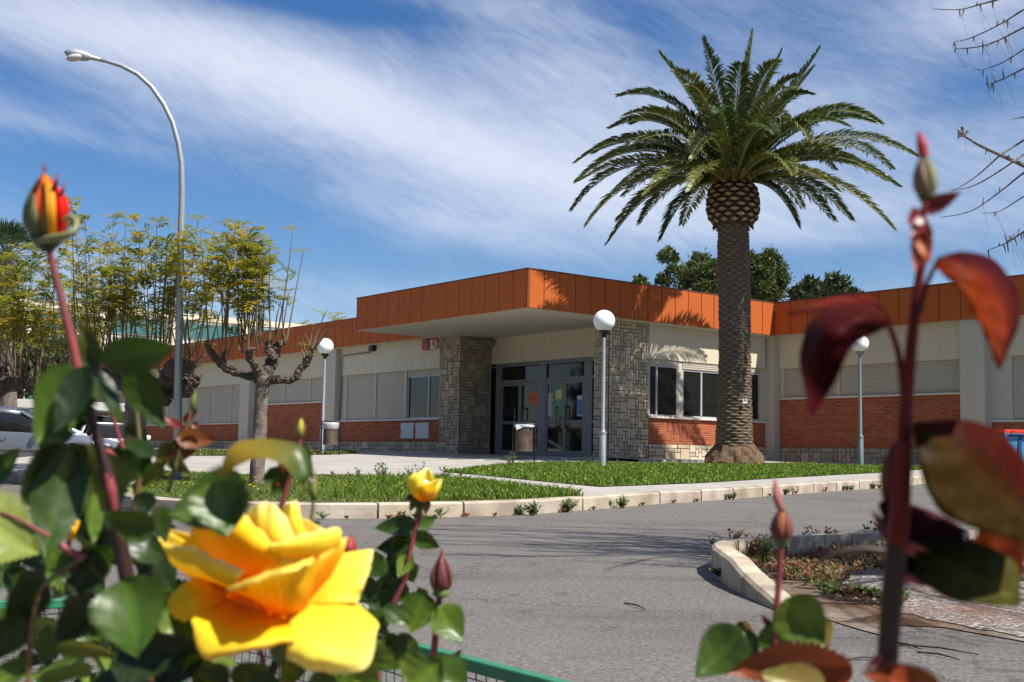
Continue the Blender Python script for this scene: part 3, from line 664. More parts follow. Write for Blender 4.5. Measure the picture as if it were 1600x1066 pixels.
def bay(wall, y0, y1, zsill, wins, out=-1, glass=()):
    """a bay of a shaded wall between two pillars; wins = window spans along y"""
    b = MB(); b.box(wall+.0, wall+.2, y0, y1, .365, zsill-.055); part(b, 'brick_wall', M_brick)
    s = MB(); s.box(wall-.06, wall+.15, y0, y1, zsill-.053, zsill); part(s, 'window_sill', M_sill, bevel=.006)
    c = MB(); c.box(wall-.05, wall+.2, y0, y1, 2.645, 3.588); part(c, 'upper_panel', M_cream)
    edges = [y0]+[e for wn_ in wins for e in wn_]+[y1]
    for i in range(0, len(edges), 2):
        if edges[i+1]-edges[i] > .01: p = MB(); p.box(wall+.005, wall+.2, edges[i], edges[i+1], zsill, 2.645); part(p, 'window_post', M_pil)
    for i, (a, c_) in enumerate(wins):
        f = MB(); t = .045; x0, x1 = wall+.07, wall+.12; zg = 2.645 if i not in glass else 2.47
        f.box(x0, x1, a, a+t, zsill, zg); f.box(x0, x1, c_-t, c_, zsill, zg); f.box(x0+.002, x1, a+t, c_-t, zsill, zsill+t); f.box(x0+.002, x1, a+t, c_-t, zg-t, zg)
        if i in glass: f.box(x0-.012, x1, a+(c_-a)*.36-.025, a+(c_-a)*.36+.025, zsill+t, zg-t)
        fo = part(f, 'window', M_alu, bevel=.003)
        g_ = MB(); g_.box(x1-.03, x1-.022, a+t, c_-t, zsill+t, zg-t); g_.build('pane', M_glass, fo, off=O_)
        s = MB(); zl = zsill+.012 if i not in glass else zg
        slats(s, a+.006, c_-.006, wall+.05, zl, 2.644, -1, 'y', .050)
        s.box(wall+.06, wall+.066, a+.006, c_-.006, zl, 2.644); s.build('roller_shutter', M_shut, fo, off=O_)
def pillar(wall, y0, y1, proud=.30): p = MB(); p.box(wall-proud, wall+.2, y0, y1, -.1, 3.588); part(p, 'wall_pillar', M_pil, bevel=.01)
# right wing
bay(A3, 16.83, 22.79, 1.80, [(16.86, 20.69), (20.79, 22.62)])
pillar(A3, 16.15, 16.83)
bay(A3, 10.2, 16.15, 1.08, [(10.3, 12.1), (12.2, 14.0), (14.1, 15.6)])
pillar(A3, 9.5, 10.2)
bay(A3, 6.3, 9.5, 1.80, [(6.4, 9.4)])
# left wing
bay(A1, 30.63, 36.66, 1.10, [(30.68, 32.55), (32.70, 34.40), (34.50, 36.30)], glass=(0,))
pillar(A1, 36.70, 37.36, .25)
bay(A1, 37.38, 43.36, 1.80, [(37.4, 38.9), (39.0, 40.9), (41.0, 43.3)])
pillar(A1, 43.38, 44.20, .25)
bay(A1, 44.22, 54.4, 1.10, [(44.3, 45.5), (45.6, 47.6), (47.7, 49.9), (50.0, 52.0), (52.1, 54.3)])
pillar(A1, 54.42, 55.1, .25)
bay(A1, 55.12, 62.4, 1.80, [(55.2, 57.4), (57.5, 59.7), (59.8, 62.3)])
# meter cabinets, alarm boxes, conduit and down pipe on the left wall
for (a, b_) in ((31.18, 31.92), (32.04, 32.77)):
    c = MB(); c.box(A1-.035, A1+.01, a, b_, .47, .97); co_ = part(c, 'meter_cabinet', mat('cabinet_grey', (.52, .53, .52), .5, noise=(4, .05)), bevel=.006)
    h = MB(); h.box(A1-.05, A1-.035, b_-.05, b_-.035, .66, .72); h.build('lock', M_black, co_, off=O_)
al = MB(); al.box(A1-.17, A1-.05, 31.10, 31.48, 3.24, 3.57); part(al, 'alarm_box', mat('red_alarm', (.32, .02, .015), .4, noise=(5, .1)), bevel=.02)
al = MB(); al.box(A1-.17, A1-.05, 30.66, 31.04, 3.24, 3.55); al.lathe([(.0, 0), (.09, .0), (.10, .03), (0, .05)], (A1-.17, 30.85, 3.38), 12, (-1, 0, 0)); part(al, 'alarm_siren', mat('white_siren', (.62, .56, .5), .4, var=((.5, .1, .06), 9)), bevel=.02)
cm = MB(); cm.box(A1-.22, A1-.05, 34.35, 34.6, 3.38, 3.56); part(cm, 'flood_light', M_black, bevel=.02)
cn = MB(); cn.tube([(A1-.08, 34.7, 3.36), (A1-.08, 36.5, 3.34), (A1-.06, 36.55, 3.30), (A1-.06, 36.58, 2.7), (A1-.075, 36.66, 1.15), (A1-.075, 36.68, .4)], .022, 8); part(cn, 'conduit', M_aludark, smooth=True)
lp_ = MB(); lp_.box(22.0, 22.3, 29.30, 29.42, 3.3, 3.5); part(lp_, 'wall_lamp', M_aludark, bevel=.03)
# entrance: panel above, glazed doors below
en = MB(); en.box(EW, EW+.2, 23.66, 29.56, 2.785, 3.586); part(en, 'upper_panel', M_cream)
fr = MB(); X0, X1 = EW+.04, EW+.16
for (a, b_) in ((29.12, 29.38), (26.98, 27.28), (24.96, 25.30)): fr.box(X0, X1, a, b_, -.02, 2.70)
fr.box(X0+.002, X1, 23.66, 29.38, 2.70, 2.784)
fr.box(X0-.06, X0, 23.66, 29.54, 2.66, 2.70)
fr.box(X0+.004, X1-.004, 27.28, 29.12, 2.17, 2.26); fr.box(X0+.004, X1-.004, 25.30, 26.98, 2.17, 2.26); fr.box(X0+.004, X1-.004, 23.66, 24.96, 2.17, 2.26)
fr.box(X0+.004, X1-.004, 23.66, 24.96, .93, 1.02); fr.box(X0+.004, X1-.004, 23.66, 24.96, -.02, .12)
doorf = part(fr, 'entrance_frame', M_aludark, bevel=.004)
gl = MB(); gl.box(X0+.06, X0+.068, 27.28, 29.12, 2.26, 2.70); gl.box(X0+.06, X0+.068, 25.30, 26.98, 2.26, 2.70); gl.box(X0+.06, X0+.068, 23.66, 24.96, 2.26, 2.70)
gl.box(X0+.06, X0+.068, 23.66, 24.96, 1.02, 2.17); gl.box(X0+.06, X0+.068, 23.66, 24.96, .12, .93); gl.build('pane', M_glass, doorf, off=O_)
def leaf_door(a, b_, hy, wide=0.07):
    f = MB(); f.box(X0+.01, X0+.07, a, a+wide, 0, 2.165); f.box(X0+.01, X0+.07, b_-wide, b_, 0, 2.165)
    f.box(X0+.012, X0+.068, a+wide, b_-wide, 0, .15); f.box(X0+.012, X0+.068, a+wide, b_-wide, 2.08, 2.165); f.box(X0+.012, X0+.068, a+wide, b_-wide, .93, 1.02)
    d = part(f, 'door', M_aludark, bevel=.004)
    g_ = MB(); g_.box(X0+.035, X0+.043, a+wide, b_-wide, .15, .93); g_.box(X0+.035, X0+.043, a+wide, b_-wide, 1.02, 2.08); g_.build('pane', M_glass, d, off=O_)
    h = MB(); h.tube([(X0-.05, hy, .86), (X0-.05, hy, 1.40)], .018, 8); h.build('handle', M_chrome, d, off=O_)
    for z in (.84, 1.40):
        k = MB(); k.tube([(X0+.02, hy, z), (X0-.05, hy, z)], .022, 8); k.build('handle_bracket', M_black, d, off=O_)
leaf_door(25.31, 26.135, 26.05); leaf_door(26.145, 26.97, 26.45); leaf_door(27.29, 28.195, 27.95); leaf_door(28.205, 29.11, 28.35)
def notice(name, a, b_, z0, z1, m, label=None, bits=()):
    n_ = MB(); n_.box(X0+.030, X0+.034, a, b_, z0, z1); o = part(n_, name, m)
    if label: o['label'] = label
    for i, (p, q, r, s, mm) in enumerate(bits):
        k = MB(); k.box(X0+.0275, X0+.0295, a+(b_-a)*p, a+(b_-a)*q, z0+(z1-z0)*r, z0+(z1-z0)*s); k.build('notice_print', mm, o, off=O_)
M_or = mat('orange_paper', (.75, .17, .05), .7); M_dor = mat('dark_orange_ink', (.45, .06, .02), .7); M_tq = mat('turquoise_paper', (.06, .27, .30), .6, noise=(6, .5), var=((.20, .30, .07), 5)); M_pw = mat('white_paper', (.62, .66, .64), .7); M_pb = mat('blue_paper', (.08, .22, .42), .6, noise=(5, .2)); M_yy = mat('pale_yellow_ink', (.6, .6, .3), .7)
notice('orange_notice', 27.38, 27.79, 1.52, 1.84, M_or, 'orange paper notice', [(.1, .9, .70, .78, M_dor), (.1, .9, .5, .57, M_dor), (.1, .8, .28, .35, M_dor)])
notice('poster', 26.22, 26.80, 1.16, 2.03, M_tq, 'turquoise and green poster', [(.1, .6, .55, .85, M_yy)])
notice('paper_strip', 26.70, 26.88, 1.14, 1.82, M_pw)
notice('blue_poster', 25.39, 25.63, 1.12, 1.72, M_pb, 'blue poster with pale head', [(.1, .9, .80, .97, M_pw), (.1, .9, .02, .08, M_pw)])
st = MB(); st.box(EW-1.0, EW+.2, 23.7, 29.5, -.25, -.01); part(st, 'door_step', M_conc)

# ------------------------------------------------------------------ globe lamps and the tall street lamp
def globe_lamp(loc, zc, r, rp, label, green=False, cat='lamp post'):
    x, y, z = loc; t = empty('globe_lamp', loc, 0, label, cat, 'white globe lamps round the building')
    h = zc-z; pm = M_polegreen if green else M_pole
    p = MB(); p.lathe([(rp*1.55, -.1), (rp*1.55, .72), (rp*1.2, .76), (rp*.95, .80), (rp*.75, h-r-.05)], (0, 0, 0), 14); p.build('pole', pm, t, smooth=True).modifiers.new('e', 'EDGE_SPLIT')
    c = MB(); c.lathe([(rp*1.75, .70), (rp*1.75, .75)], (0, 0, 0), 14); c.build('collar', pm, t)
    k = MB(); k.lathe([(rp*.9, h-r-.12), (rp*1.2, h-r-.06), (r*.42, h-r-.03), (r*.48, h-r+.015), (r*.45, h-r+.04)], (0, 0, 0), 20); k.build('globe_collar', M_black if not green else M_polegreen, t, smooth=True)
    g_ = MB(); prof = [(max(.001, r*math.sin(math.pi*i/24)), -r*math.cos(math.pi*i/24)) for i in range(25)]
    g_.lathe(prof, (0, 0, h), 40); g_.build('globe', M_white, t, smooth=True); return t
def lamp_at(x, y, D, gx, gy, gr, label, green=False):
    b = P(x, y, D); zc = P(gx, gy, D)[2]; b[2] = min(b[2], upper_z(b[0], b[1]))
    return globe_lamp(tuple(b), zc, gr/FPX*D, .044, label, green)
lamp_at(941.5, 731.5, 24.9, 945.5, 499, 17.2, 'grey globe lamp post standing in the lawn in front of the stone pillar')
lamp_at(503, 706, 32.7, 508, 540, 12.9, 'globe lamp post with black collar beside the bin on the left')
lamp_at(1345, 728.5, 29.5, 1345, 535, 14.2, 'greenish globe lamp post on the lawn in front of the right brick wing', True)
D = 15.5; base = P(277, 753, D)
t = empty('street_lamp', tuple(base), 0, 'tall galvanised street lamp with curved arm and cobra head', 'street lamp')
pt = [P(x, y, D) for x, y in ((277, 753), (277, 700), (278, 600), (280.5, 500), (282, 400), (284.5, 300), (283.5, 255), (279, 225), (270, 192), (256, 163), (237, 136), (215, 116), (190, 103), (168, 96), (150, 92))]
rr = [.052, .052, .050, .047, .044, .040, .036, .034, .033, .032, .031, .030, .029, .028, .027]
p = MB(); p.tube(pt, rr, 16); p.build('pole', M_pole, t, smooth=True, world=True)
p = MB(); p.tube([P(276.8, 757, D), P(277, 700, D)], [.062, .060], 16); p.build('base_sleeve', mat('blue_grey_sleeve', (.20, .26, .34), .5, noise=(10, .2)), t, smooth=True, world=True)
p = MB()
for dx in (3.4, 5): p.tube([P(278+dx, 720, D-.06), P(279+dx, 560, D-.06), P(281+dx, 470, D-.06)], .006, 5)
p.build('cable', M_wire, t, world=True)
ax = Vector(P(98, 80, D-.12))-Vector(P(158, 93, D)); Lh = ax.length
hd = MB(); hd.lathe([(.001, 0), (.035, .01), (.045, .12), (.05, .2), (.085, .24), (.105, .33), (.11, .45), (.085, .56), (.04, .62), (.001, .64)], (0, 0, 0), 20, (1, 0, 0))
o = hd.build('lamp_head', M_pole, t, smooth=True); q = Vector((1, 0, 0)).rotation_difference(ax.normalized()); o.rotation_mode = 'QUATERNION'; o.rotation_quaternion = q
o.location = Vector(P(160, 94, D))-Vector(base); sc = Lh/.64; o.scale = (sc, sc*.9, sc*.8)
gd = MB(); gd.lathe([(.001, .02), (.05, .0), (.085, -.05), (.10, -.09), (.08, -.14), (.001, -.17)][::-1], (0, 0, 0), 20, (0, 0, 1))
o = gd.build('lamp_glass', mat('lamp_bowl', (.55, .56, .52), .15, spec=.7), t, smooth=True); o.location = Vector(P(116, 84, D-.09))-Vector(base); o.rotation_euler = (0, -.2, 0); o.scale = (sc*1.5, sc, sc*.8)

# ------------------------------------------------------------------ litter bins
def litter_bin(loc, rotz, label, bagside):
    t = empty('litter_bin', loc, rotz, label, 'litter bin', 'wire framed litter bins on the paving')
    f = MB()
    f.tube([(-.24, 0, -.03), (-.24, 0, .86), (-.22, 0, .89), (.22, 0, .89), (.24, 0, .86), (.24, 0, -.03)], .018, 8)
    f.tube([(-.24, 0, .12), (.24, 0, .12)], .012, 6); f.build('frame', M_black, t, smooth=True)
    b = MB(); n = 28
    for (z0, z1, r) in [(.28, .80, .20)]:
        rows = 18
        for j in range(rows):
            for k in range(n):
                a0, a1 = 2*math.pi*(k+.1)/n, 2*math.pi*(k+.9)/n; za, zb = z0+(z1-z0)*(j+.12)/rows, z0+(z1-z0)*(j+.92)/rows
                b.add([(math.cos(a)*r_, math.sin(a)*r_*.8, z) for a, z in ((a0, za), (a1, za), (a1, zb), (a0, zb)) for r_ in (r,)], [(0,1,2,3)])
        b.lathe([(r-.006, z0), (r-.006, z1)], (0, 0, 0), n); 
    b.lathe([(.205, .27), (.205, .30)], (0, 0, 0), n); b.lathe([(.205, .79), (.205, .82)], (0, 0, 0), n)
    o = b.build('basket', M_bin, t)
    g_ = MB(); prof = [(.19, .68), (.210, .71), (.212, .78), (.222, .83), (.20, .86), (.17, .845)] if not bagside else [(.19, .79), (.214, .80), (.222, .84), (.20, .87), (.17, .86)]
    g_.lathe(prof, (0, 0, 0), 20); o = g_.build('bin_bag', M_bag, t, smooth=True)
    if bagside:
        fp = MB(); fp.add([(-.21, -.17, .85), (.21, -.17, .85), (.2, -.19, .82), (-.05, -.20, .80), (-.19, -.21, .74)], [(0, 1, 2, 3, 4)]); fp.build('bag_flap', M_bag, t, solid=.006)
    return t
q = on_upper(529, 709); litter_bin((q[0], q[1]-1.6, upper_z(q[0], q[1]-1.6)), .15, 'litter bin with white bag beside the left globe lamp', False)
q = on_upper(818, 724.5); litter_bin((q[0], q[1], upper_z(*q)), .1, 'litter bin with white bag folded over its rim in front of the entrance doors', True)

# ------------------------------------------------------------------ blue containers at the right edge
def container(loc, rotz, lid, label):
    t = empty('recycling_container', loc, rotz, label, 'container', 'blue containers by the right wing')
    b = MB(); b.add([(-.27, -.30, .08), (.27, -.30, .08), (.27, .30, .08), (-.27, .30, .08), (-.34, -.38, .95), (.34, -.38, .95), (.34, .38, .95), (-.34, .38, .95)], [(0,3,2,1), (4,5,6,7), (0,1,5,4), (1,2,6,5), (2,3,7,6), (3,0,4,7)])
    b.build('body', M_contb, t, bevel=.03)
    r = MB(); r.box(-.365, .365, -.41, .41, .93, .985); r.box(-.04, .04, -.385, -.31, .12, .93); r.box(-.36, -.30, -.42, -.36, .1, .95); r.box(.30, .36, -.42, -.36, .1, .95); r.build('rim', M_contd, t, bevel=.012)
    l_ = MB(); l_.box(-.35, .35, -.40, .39, .988, 1.03); l_.box(-.24, .24, -.26, .26, 1.031, 1.065); l_.tube([(-.2, -.42, 1.0), (-.2, -.46, 1.02), (.2, -.46, 1.02), (.2, -.42, 1.0)], .014, 6); l_.build('lid', lid, t, bevel=.012)
    for s in (-1, 1):
        w_ = MB(); w_.lathe([(.02, -.03), (.10, -.03), (.11, 0), (.10, .03), (.02, .03)], (s*.30, .30, .10), 18, (1, 0, 0)); w_.build('wheel', M_tyre, t)
D = 24.0
for (px, lid, lb) in ((1577, M_contr, 'blue container with red lid, left one at the right edge of the photo'), (1628, M_lil, 'blue container with lilac lid beyond the red lidded one')):
    p_ = P(px, 755, D); container((p_[0], p_[1], road_z(p_[0], p_[1])), .2, lid, lb)

# ------------------------------------------------------------------ palm
DP = 29.4
pb = Vector(P(1147, 728, DP)); pb.z = upper_z(pb.x, pb.y)
palm = empty('palm_tree', tuple(pb), 0, 'big date palm with thick ringed trunk and arching fronds in front of the brick wall', 'palm tree')
def bark_ring(mb, axis, rad_, n=72, rows=150, amp=.022, kx=17, kz=60, diamond=False):
    """axis(t)->point, rad_(t)->radius; leaf scars as raised lips staggered row by row"""
    vs = []; fs = []; cs = []
    for j in range(rows+1):
        t = j/rows; c = axis(t); r = rad_(t)
        for k in range(n):
            a = 2*math.pi*k/n; u = a*kx/(2*math.pi); v = t*kz; row = math.floor(v); fz = v-row; fu = (u+.5*(row % 2)) % 1
            lip = max(0, 1-abs(fu-.5)*2.1)*(fz if not diamond else 1)
            if diamond:
                d = abs(fu-.5)+abs(fz-.5); lip = 1 if d < .42 else max(0, 1-(d-.42)*9)
            h = amp*(lip**.7)+.006*fbm(a*9, t*170, 1)+.010*fbm(a*4, t*40, 1)
            vs.append((c[0]+math.cos(a)*(r+h), c[1]+math.sin(a)*(r+h), c[2]))
    for j in range(rows):
        for k in range(n):
            a = 2*math.pi*(k+.5)/n; u = a*kx/(2*math.pi); v = (j+.5)/rows*kz; row = math.floor(v); fz = v-row; fu = (u+.5*(row % 2)) % 1
            if diamond:
                d = abs(fu-.5)+abs(fz-.5); rnd = random.Random(int(row*100+math.floor(u+.5*(row % 2))))
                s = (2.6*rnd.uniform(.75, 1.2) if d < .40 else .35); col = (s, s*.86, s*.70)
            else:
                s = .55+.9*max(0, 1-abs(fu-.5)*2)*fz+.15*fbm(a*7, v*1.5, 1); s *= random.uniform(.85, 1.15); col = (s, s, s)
            fs.append((j*n+k, j*n+(k+1) % n, (j+1)*n+(k+1) % n, (j+1)*n+k)); cs.append(col)
    o = len(mb.v); mb.v.extend(vs); mb.f.extend([tuple(i+o for i in f) for f in fs]); mb.c.extend(cs)
tp = [Vector(P(x, y, DP)) for x, y in ((1147, 730), (1147, 700), (1148, 620), (1148, 540), (1147.5, 460), (1146, 390), (1145.5, 345))]
rp_ = [.43, .43, .40, .375, .365, .37, .40]
hw = [(0, .50), (.06, .455), (.15, .43), (.3, .39), (.5, .365), (.7, .365), (.88, .375), (.94, .355), (1, .38)]
def lerp_path(t):
    z0, z1 = tp[0].z-.1, tp[-1].z; z = z0+(z1-z0)*t
    x = np.interp(z, [p.z for p in tp], [p.x for p in tp]); y = np.interp(z, [p.z for p in tp], [p.y for p in tp]); return (x, y, z)
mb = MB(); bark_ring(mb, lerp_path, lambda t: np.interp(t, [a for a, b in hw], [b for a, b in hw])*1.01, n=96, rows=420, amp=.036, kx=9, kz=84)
mb.build('trunk', M_trunk, palm, world=True, smooth=False)
rt = MB(); vs = []; fs = []; n = 64; c0 = lerp_path(0.03)
prof = [(.72, -.2), (.71, .05), (.64, .20), (.58, .34), (.50, .46), (.43, .5)]
for j, (r, z) in enumerate(prof):
    for k in range(n):
        a = 2*math.pi*k/n; q = r+.06*fbm(math.cos(a)*5+j, math.sin(a)*5, 1.3)+random.uniform(-.025, .025); vs.append((pb.x+math.cos(a)*q, pb.y+math.sin(a)*q, pb.z+z+random.uniform(-.02, .02)))
for j in range(len(prof)-1):
    for k in range(n): fs.append((j*n+k, j*n+(k+1) % n, (j+1)*n+(k+1) % n, (j+1)*n+k))
rt.add(vs, fs, (.75, .62, .5))
for k in range(420):
    a = random.uniform(0, 6.28); r = .62; z = random.uniform(.0, .35); p0 = (pb.x+math.cos(a)*(.66-z*.5), pb.y+math.sin(a)*(.66-z*.5), pb.z+z)
    rt.tube([p0, (p0[0]+math.cos(a)*.05+random.uniform(-.03, .03), p0[1]+math.sin(a)*.05, p0[2]-random.uniform(.03, .1))], [.010, .004], 4, col=(.9, .6, .42))
rt.build('root_mass', M_trunk, palm, world=True)
cb = MB(); top = Vector(P(1145, 285, DP)); bot = Vector(P(1145.5, 352, DP))
bw = [(0, .44), (.12, .58), (.35, .645), (.6, .64), (.85, .58), (1, .42)]
bark_ring(cb, lambda t: tuple(bot+(top-bot)*t), lambda t: np.interp(t, [a for a, b in bw], [b for a, b in bw])*.93, n=120, rows=90, amp=.06, kx=13, kz=9, diamond=True)
cb.build('crown_base', M_trunk, palm, world=True)
# remains of old leaf stalks under the bulge
ol = MB()
for k in range(60):
    a = random.uniform(0, 6.28); c = bot; ol.tube([(c.x+math.cos(a)*.40, c.y+math.sin(a)*.40, c.z+.06), (c.x+math.cos(a)*.50, c.y+math.sin(a)*.50, c.z-random.uniform(.0, .12))], [.03, .012], 5, col=(.8, .65, .5))
ol.build('stalk_stubs', M_trunk, palm, world=True)
def bez(S, C, T, t): return S*(1-t)**2+C*2*t*(1-t)+T*t*t
def frond(S, C, T, wmax=.50, npair=130, tone=(.052, .090, .016), tip=(.30, .28, .07), tipy=0., vup=.35, roll=0.):
    S, C, T = Vector(S), Vector(C), Vector(T); pts = [bez(S, C, T, i/22) for i in range(23)]
    f = MB(); f.tube(pts, [.035*(1-i/22)**1.2+.004 for i in range(23)], 5, col=(.30, .30, .10)); rc = len(f.v)
    for i in range(npair):
        t = .10+.90*(i/(npair-1)); p = bez(S, C, T, t); tg = (bez(S, C, T, min(1, t+.01))-bez(S, C, T, t-.01)).normalized()
        side = tg.cross(Vector((0, 0, 1)))
        if side.length < .05: side = Vector((1, 0, 0))
        side.normalize(); upv = side.cross(tg).normalized()
        if roll: side, upv = side*math.cos(roll)+upv*math.sin(roll), upv*math.cos(roll)-side*math.sin(roll)
        L_ = wmax*min(1, .22+t*2.6)*min(1, .30+(1-t)*2.3)*random.uniform(.88, 1.08)
        for s in (-1, 1):
            ang = random.gauss(1.02, .14)-.42*t; d = (tg*math.cos(ang)+side*s*math.sin(ang)+upv*(vup+random.gauss(0, .09))).normalized()
            q = p+d*L_+Vector((0, 0, -.20*L_)); mid = p+d*L_*.5+Vector((0, 0, .02*L_)); wv = tg.cross(d).cross(d).normalized()*.024
            k = random.uniform(.7, 1.3); y = min(1, max(0, tipy+random.gauss(0, .10)+max(0, t-.7)*tipy*1.5))
            col = tuple((a*(1-y)+b*y)*k for a, b in zip(tone, tip))
            f.add([p, mid-wv, q, mid+wv], [(0, 1, 2, 3)], col)
    return f
def fr(cx, cy, cd, tx, ty, td, **k):
    s = Vector(P(1145+(tx-1145)*.05, 292+min(0, (ty-292))*.10, DP+td*.06)); o = frond(s, P(cx, cy, DP+cd), P(tx, ty, DP+td), **k).build('frond', M_frond, palm, world=True); return o
FR = [(1165, 160, .2, 1177, 50, .3, 0), (1128, 160, -.3, 1098, 62, -.4, 0), (1102, 175, .2, 1030, 84, .3, 0), (1178, 190, .3, 1222, 80, .4, 0), (1205, 195, -.2, 1281, 77, -.3, 0), (1222, 170, .6, 1271, 106, .8, 0),
      (1075, 128, .3, 967, 150, .5, 0), (1050, 155, .8, 955, 200, 1.2, .1), (1020, 165, -.3, 901, 253, -.6, .15), (1005, 185, .3, 902, 283, .4, .1), (985, 205, .8, 895, 327, 1.2, .1), (1000, 235, -.6, 918, 350, -1.0, .25), (1040, 245, 0, 951, 378, 0, 0), (1060, 250, .7, 1001, 348, 1.2, 0), (1085, 260, -.6, 1034, 372, -1.0, 0),
      (1205, 262, -.5, 1246, 352, -.9, 0), (1245, 245, .4, 1329, 343, .7, .05), (1280, 232, -.5, 1394, 356, -.8, .5), (1290, 168, .2, 1431, 244, .4, .3), (1305, 180, 1.0, 1392, 263, 1.6, .25), (1275, 208, -.3, 1403, 291, -.4, .2),
      (1275, 128, -.5, 1375, 193, -.8, .35), (1232, 145, -1.4, 1262, 216, -2.3, .5), (1112, 165, -1.3, 1084, 246, -2.6, .7), (1205, 210, -1.5, 1238, 272, -2.6, .5), (1085, 225, -1.6, 1010, 303, -2.3, .5), (1250, 195, -.9, 1352, 262, -1.5, .4), (1230, 230, -1.3, 1310, 298, -1.9, .6),
      (1060, 205, -1.0, 960, 300, -1.8, .2), (1030, 190, 1.3, 930, 262, 1.9, .1)]
for i, (cx, cy, cd, tx, ty, td, y) in enumerate(FR): fr(cx, cy, cd, tx, ty, td, tipy=y*.8)
# the rest of the crown, set in a spiral
c_ = Vector(P(1145, 288, DP))
for i in range(36):
    a = i*2.39996+.4; e = rad(74-(i/36)*84+random.uniform(-6, 6)); Lf = random.uniform(3.3, 4.0)*(1 if e > 0 else .82)
    dh = Vector((math.cos(a), math.sin(a), 0)); x_ = abs(dh.x); 
    tipd = dh*Lf*math.cos(e)*.98+Vector((0, 0, Lf*math.sin(e)*.82-.55*math.cos(e))); ctl = dh*Lf*math.cos(e)*.52+Vector((0, 0, Lf*math.sin(e)*.62+.75*math.cos(e)))
    o = frond(c_+dh*.18, c_+ctl, c_+tipd, npair=112, tipy=random.choice([0, 0, .1, .3]), tone=random.choice([(.05, .088, .018), (.04, .075, .015), (.062, .09, .02)]))
    o.build('frond', M_frond, palm, world=True)
# fallen-in dead stalks, fruit stems
ds = MB()
for k in range(26):
    a = random.uniform(0, 6.28); dh = Vector((math.cos(a), math.sin(a), 0)); L_ = random.uniform(.4, .9)
    ds.tube([c_+dh*.3, c_+dh*(.3+L_*.5)+Vector((0, 0, .25)), c_+dh*(.35+L_*.8)+Vector((0, 0, -.1))], [.03, .02, .01], 5, col=(2.4, 1.5, .6))
ds.build('fruit_stalks', M_trunk, palm, world=True)
# small white label nailed to the trunk
tg_ = MB(); q = P(1164, 627, DP-.46); tg_.box(q[0]-.055, q[0]+.055, q[1]-.01, q[1], q[2]-.06, q[2]+.06); sg = tg_.build('tree_tag', M_pw, palm, world=True)
tg_ = MB(); tg_.box(q[0]-.03, q[0]+.03, q[1]-.012, q[1]-.0105, q[2]+.0, q[2]+.045); tg_.build('tag_print', mat('red_print', (.5, .04, .04), .6), sg, world=True)

# ------------------------------------------------------------------ feathery-leaved street trees, pollarded
def gnarl(mb, pts, rs, n=10, knob=0., rough=1.0):
    q = []; r2 = []
    for i in range(len(pts)-1):
        a, b = Vector(pts[i]), Vector(pts[i+1]); m_ = 5
        for k in range(m_):
            t = k/m_; p = a.lerp(b, t); j = rs[i]*.22*rough; q.append(p+Vector((random.uniform(-j, j), random.uniform(-j, j), random.uniform(-j, j)*.5))); r2.append((rs[i]+(rs[i+1]-rs[i])*t)*(1+random.uniform(-.12, .16)*rough))
    q.append(Vector(pts[-1])); r2.append(rs[-1]); mb.tube(q, r2, n, jit=.10*rough)
    if knob:
        for k in range(int(6+knob*60)):
            i = random.randrange(len(q)); c = q[i]; r = r2[i]*random.uniform(.35, .65); d = Vector((random.gauss(0, 1), random.gauss(0, 1), random.gauss(.3, 1))).normalized()
            mb.lathe([(.001, -r), (r*.8, -r*.5), (r, 0), (r*.75, r*.55), (.001, r*.9)], c+d*r2[i]*.8, 7, tuple(d))
def feather(mb, p, d, L_, col, droop=.5):
    """a twice-divided leaf: rachis with pairs of short pinnae"""
    p = Vector(p); d = Vector(d).normalized(); n = 9
    side = d.cross(Vector((0, 0, 1)));
    if side.length < .1: side = Vector((1, 0, 0))
    side.normalize(); prev = p
    for i in range(1, n+1):
        t = i/n; q = p+d*L_*t+Vector((0, 0, -droop*L_*t*t)); tg = (q-prev).normalized()
        mb.add([prev, q, q+Vector((0, 0, .004))], [(0, 1, 2)], tuple(c*.7 for c in col))
        pl_ = L_*.28*math.sin(math.pi*min(1, .25+t*.72)); k = random.uniform(.7, 1.3); cc = tuple(c*k for c in col)
        for s in (-1, 1):
            dd = (side*s*.85+tg*.55+Vector((0, 0, random.uniform(-.25, .15)))).normalized(); e = q+dd*pl_; wv = tg*(L_*.05)
            mb.add([q, q+dd*pl_*.5+wv, e, q+dd*pl_*.5-wv], [(0, 1, 2, 3)], cc)
        prev = q
YC = [(.38, .33, .025), (.30, .29, .025), (.21, .25, .025), (.46, .32, .02), (.16, .20, .022)]
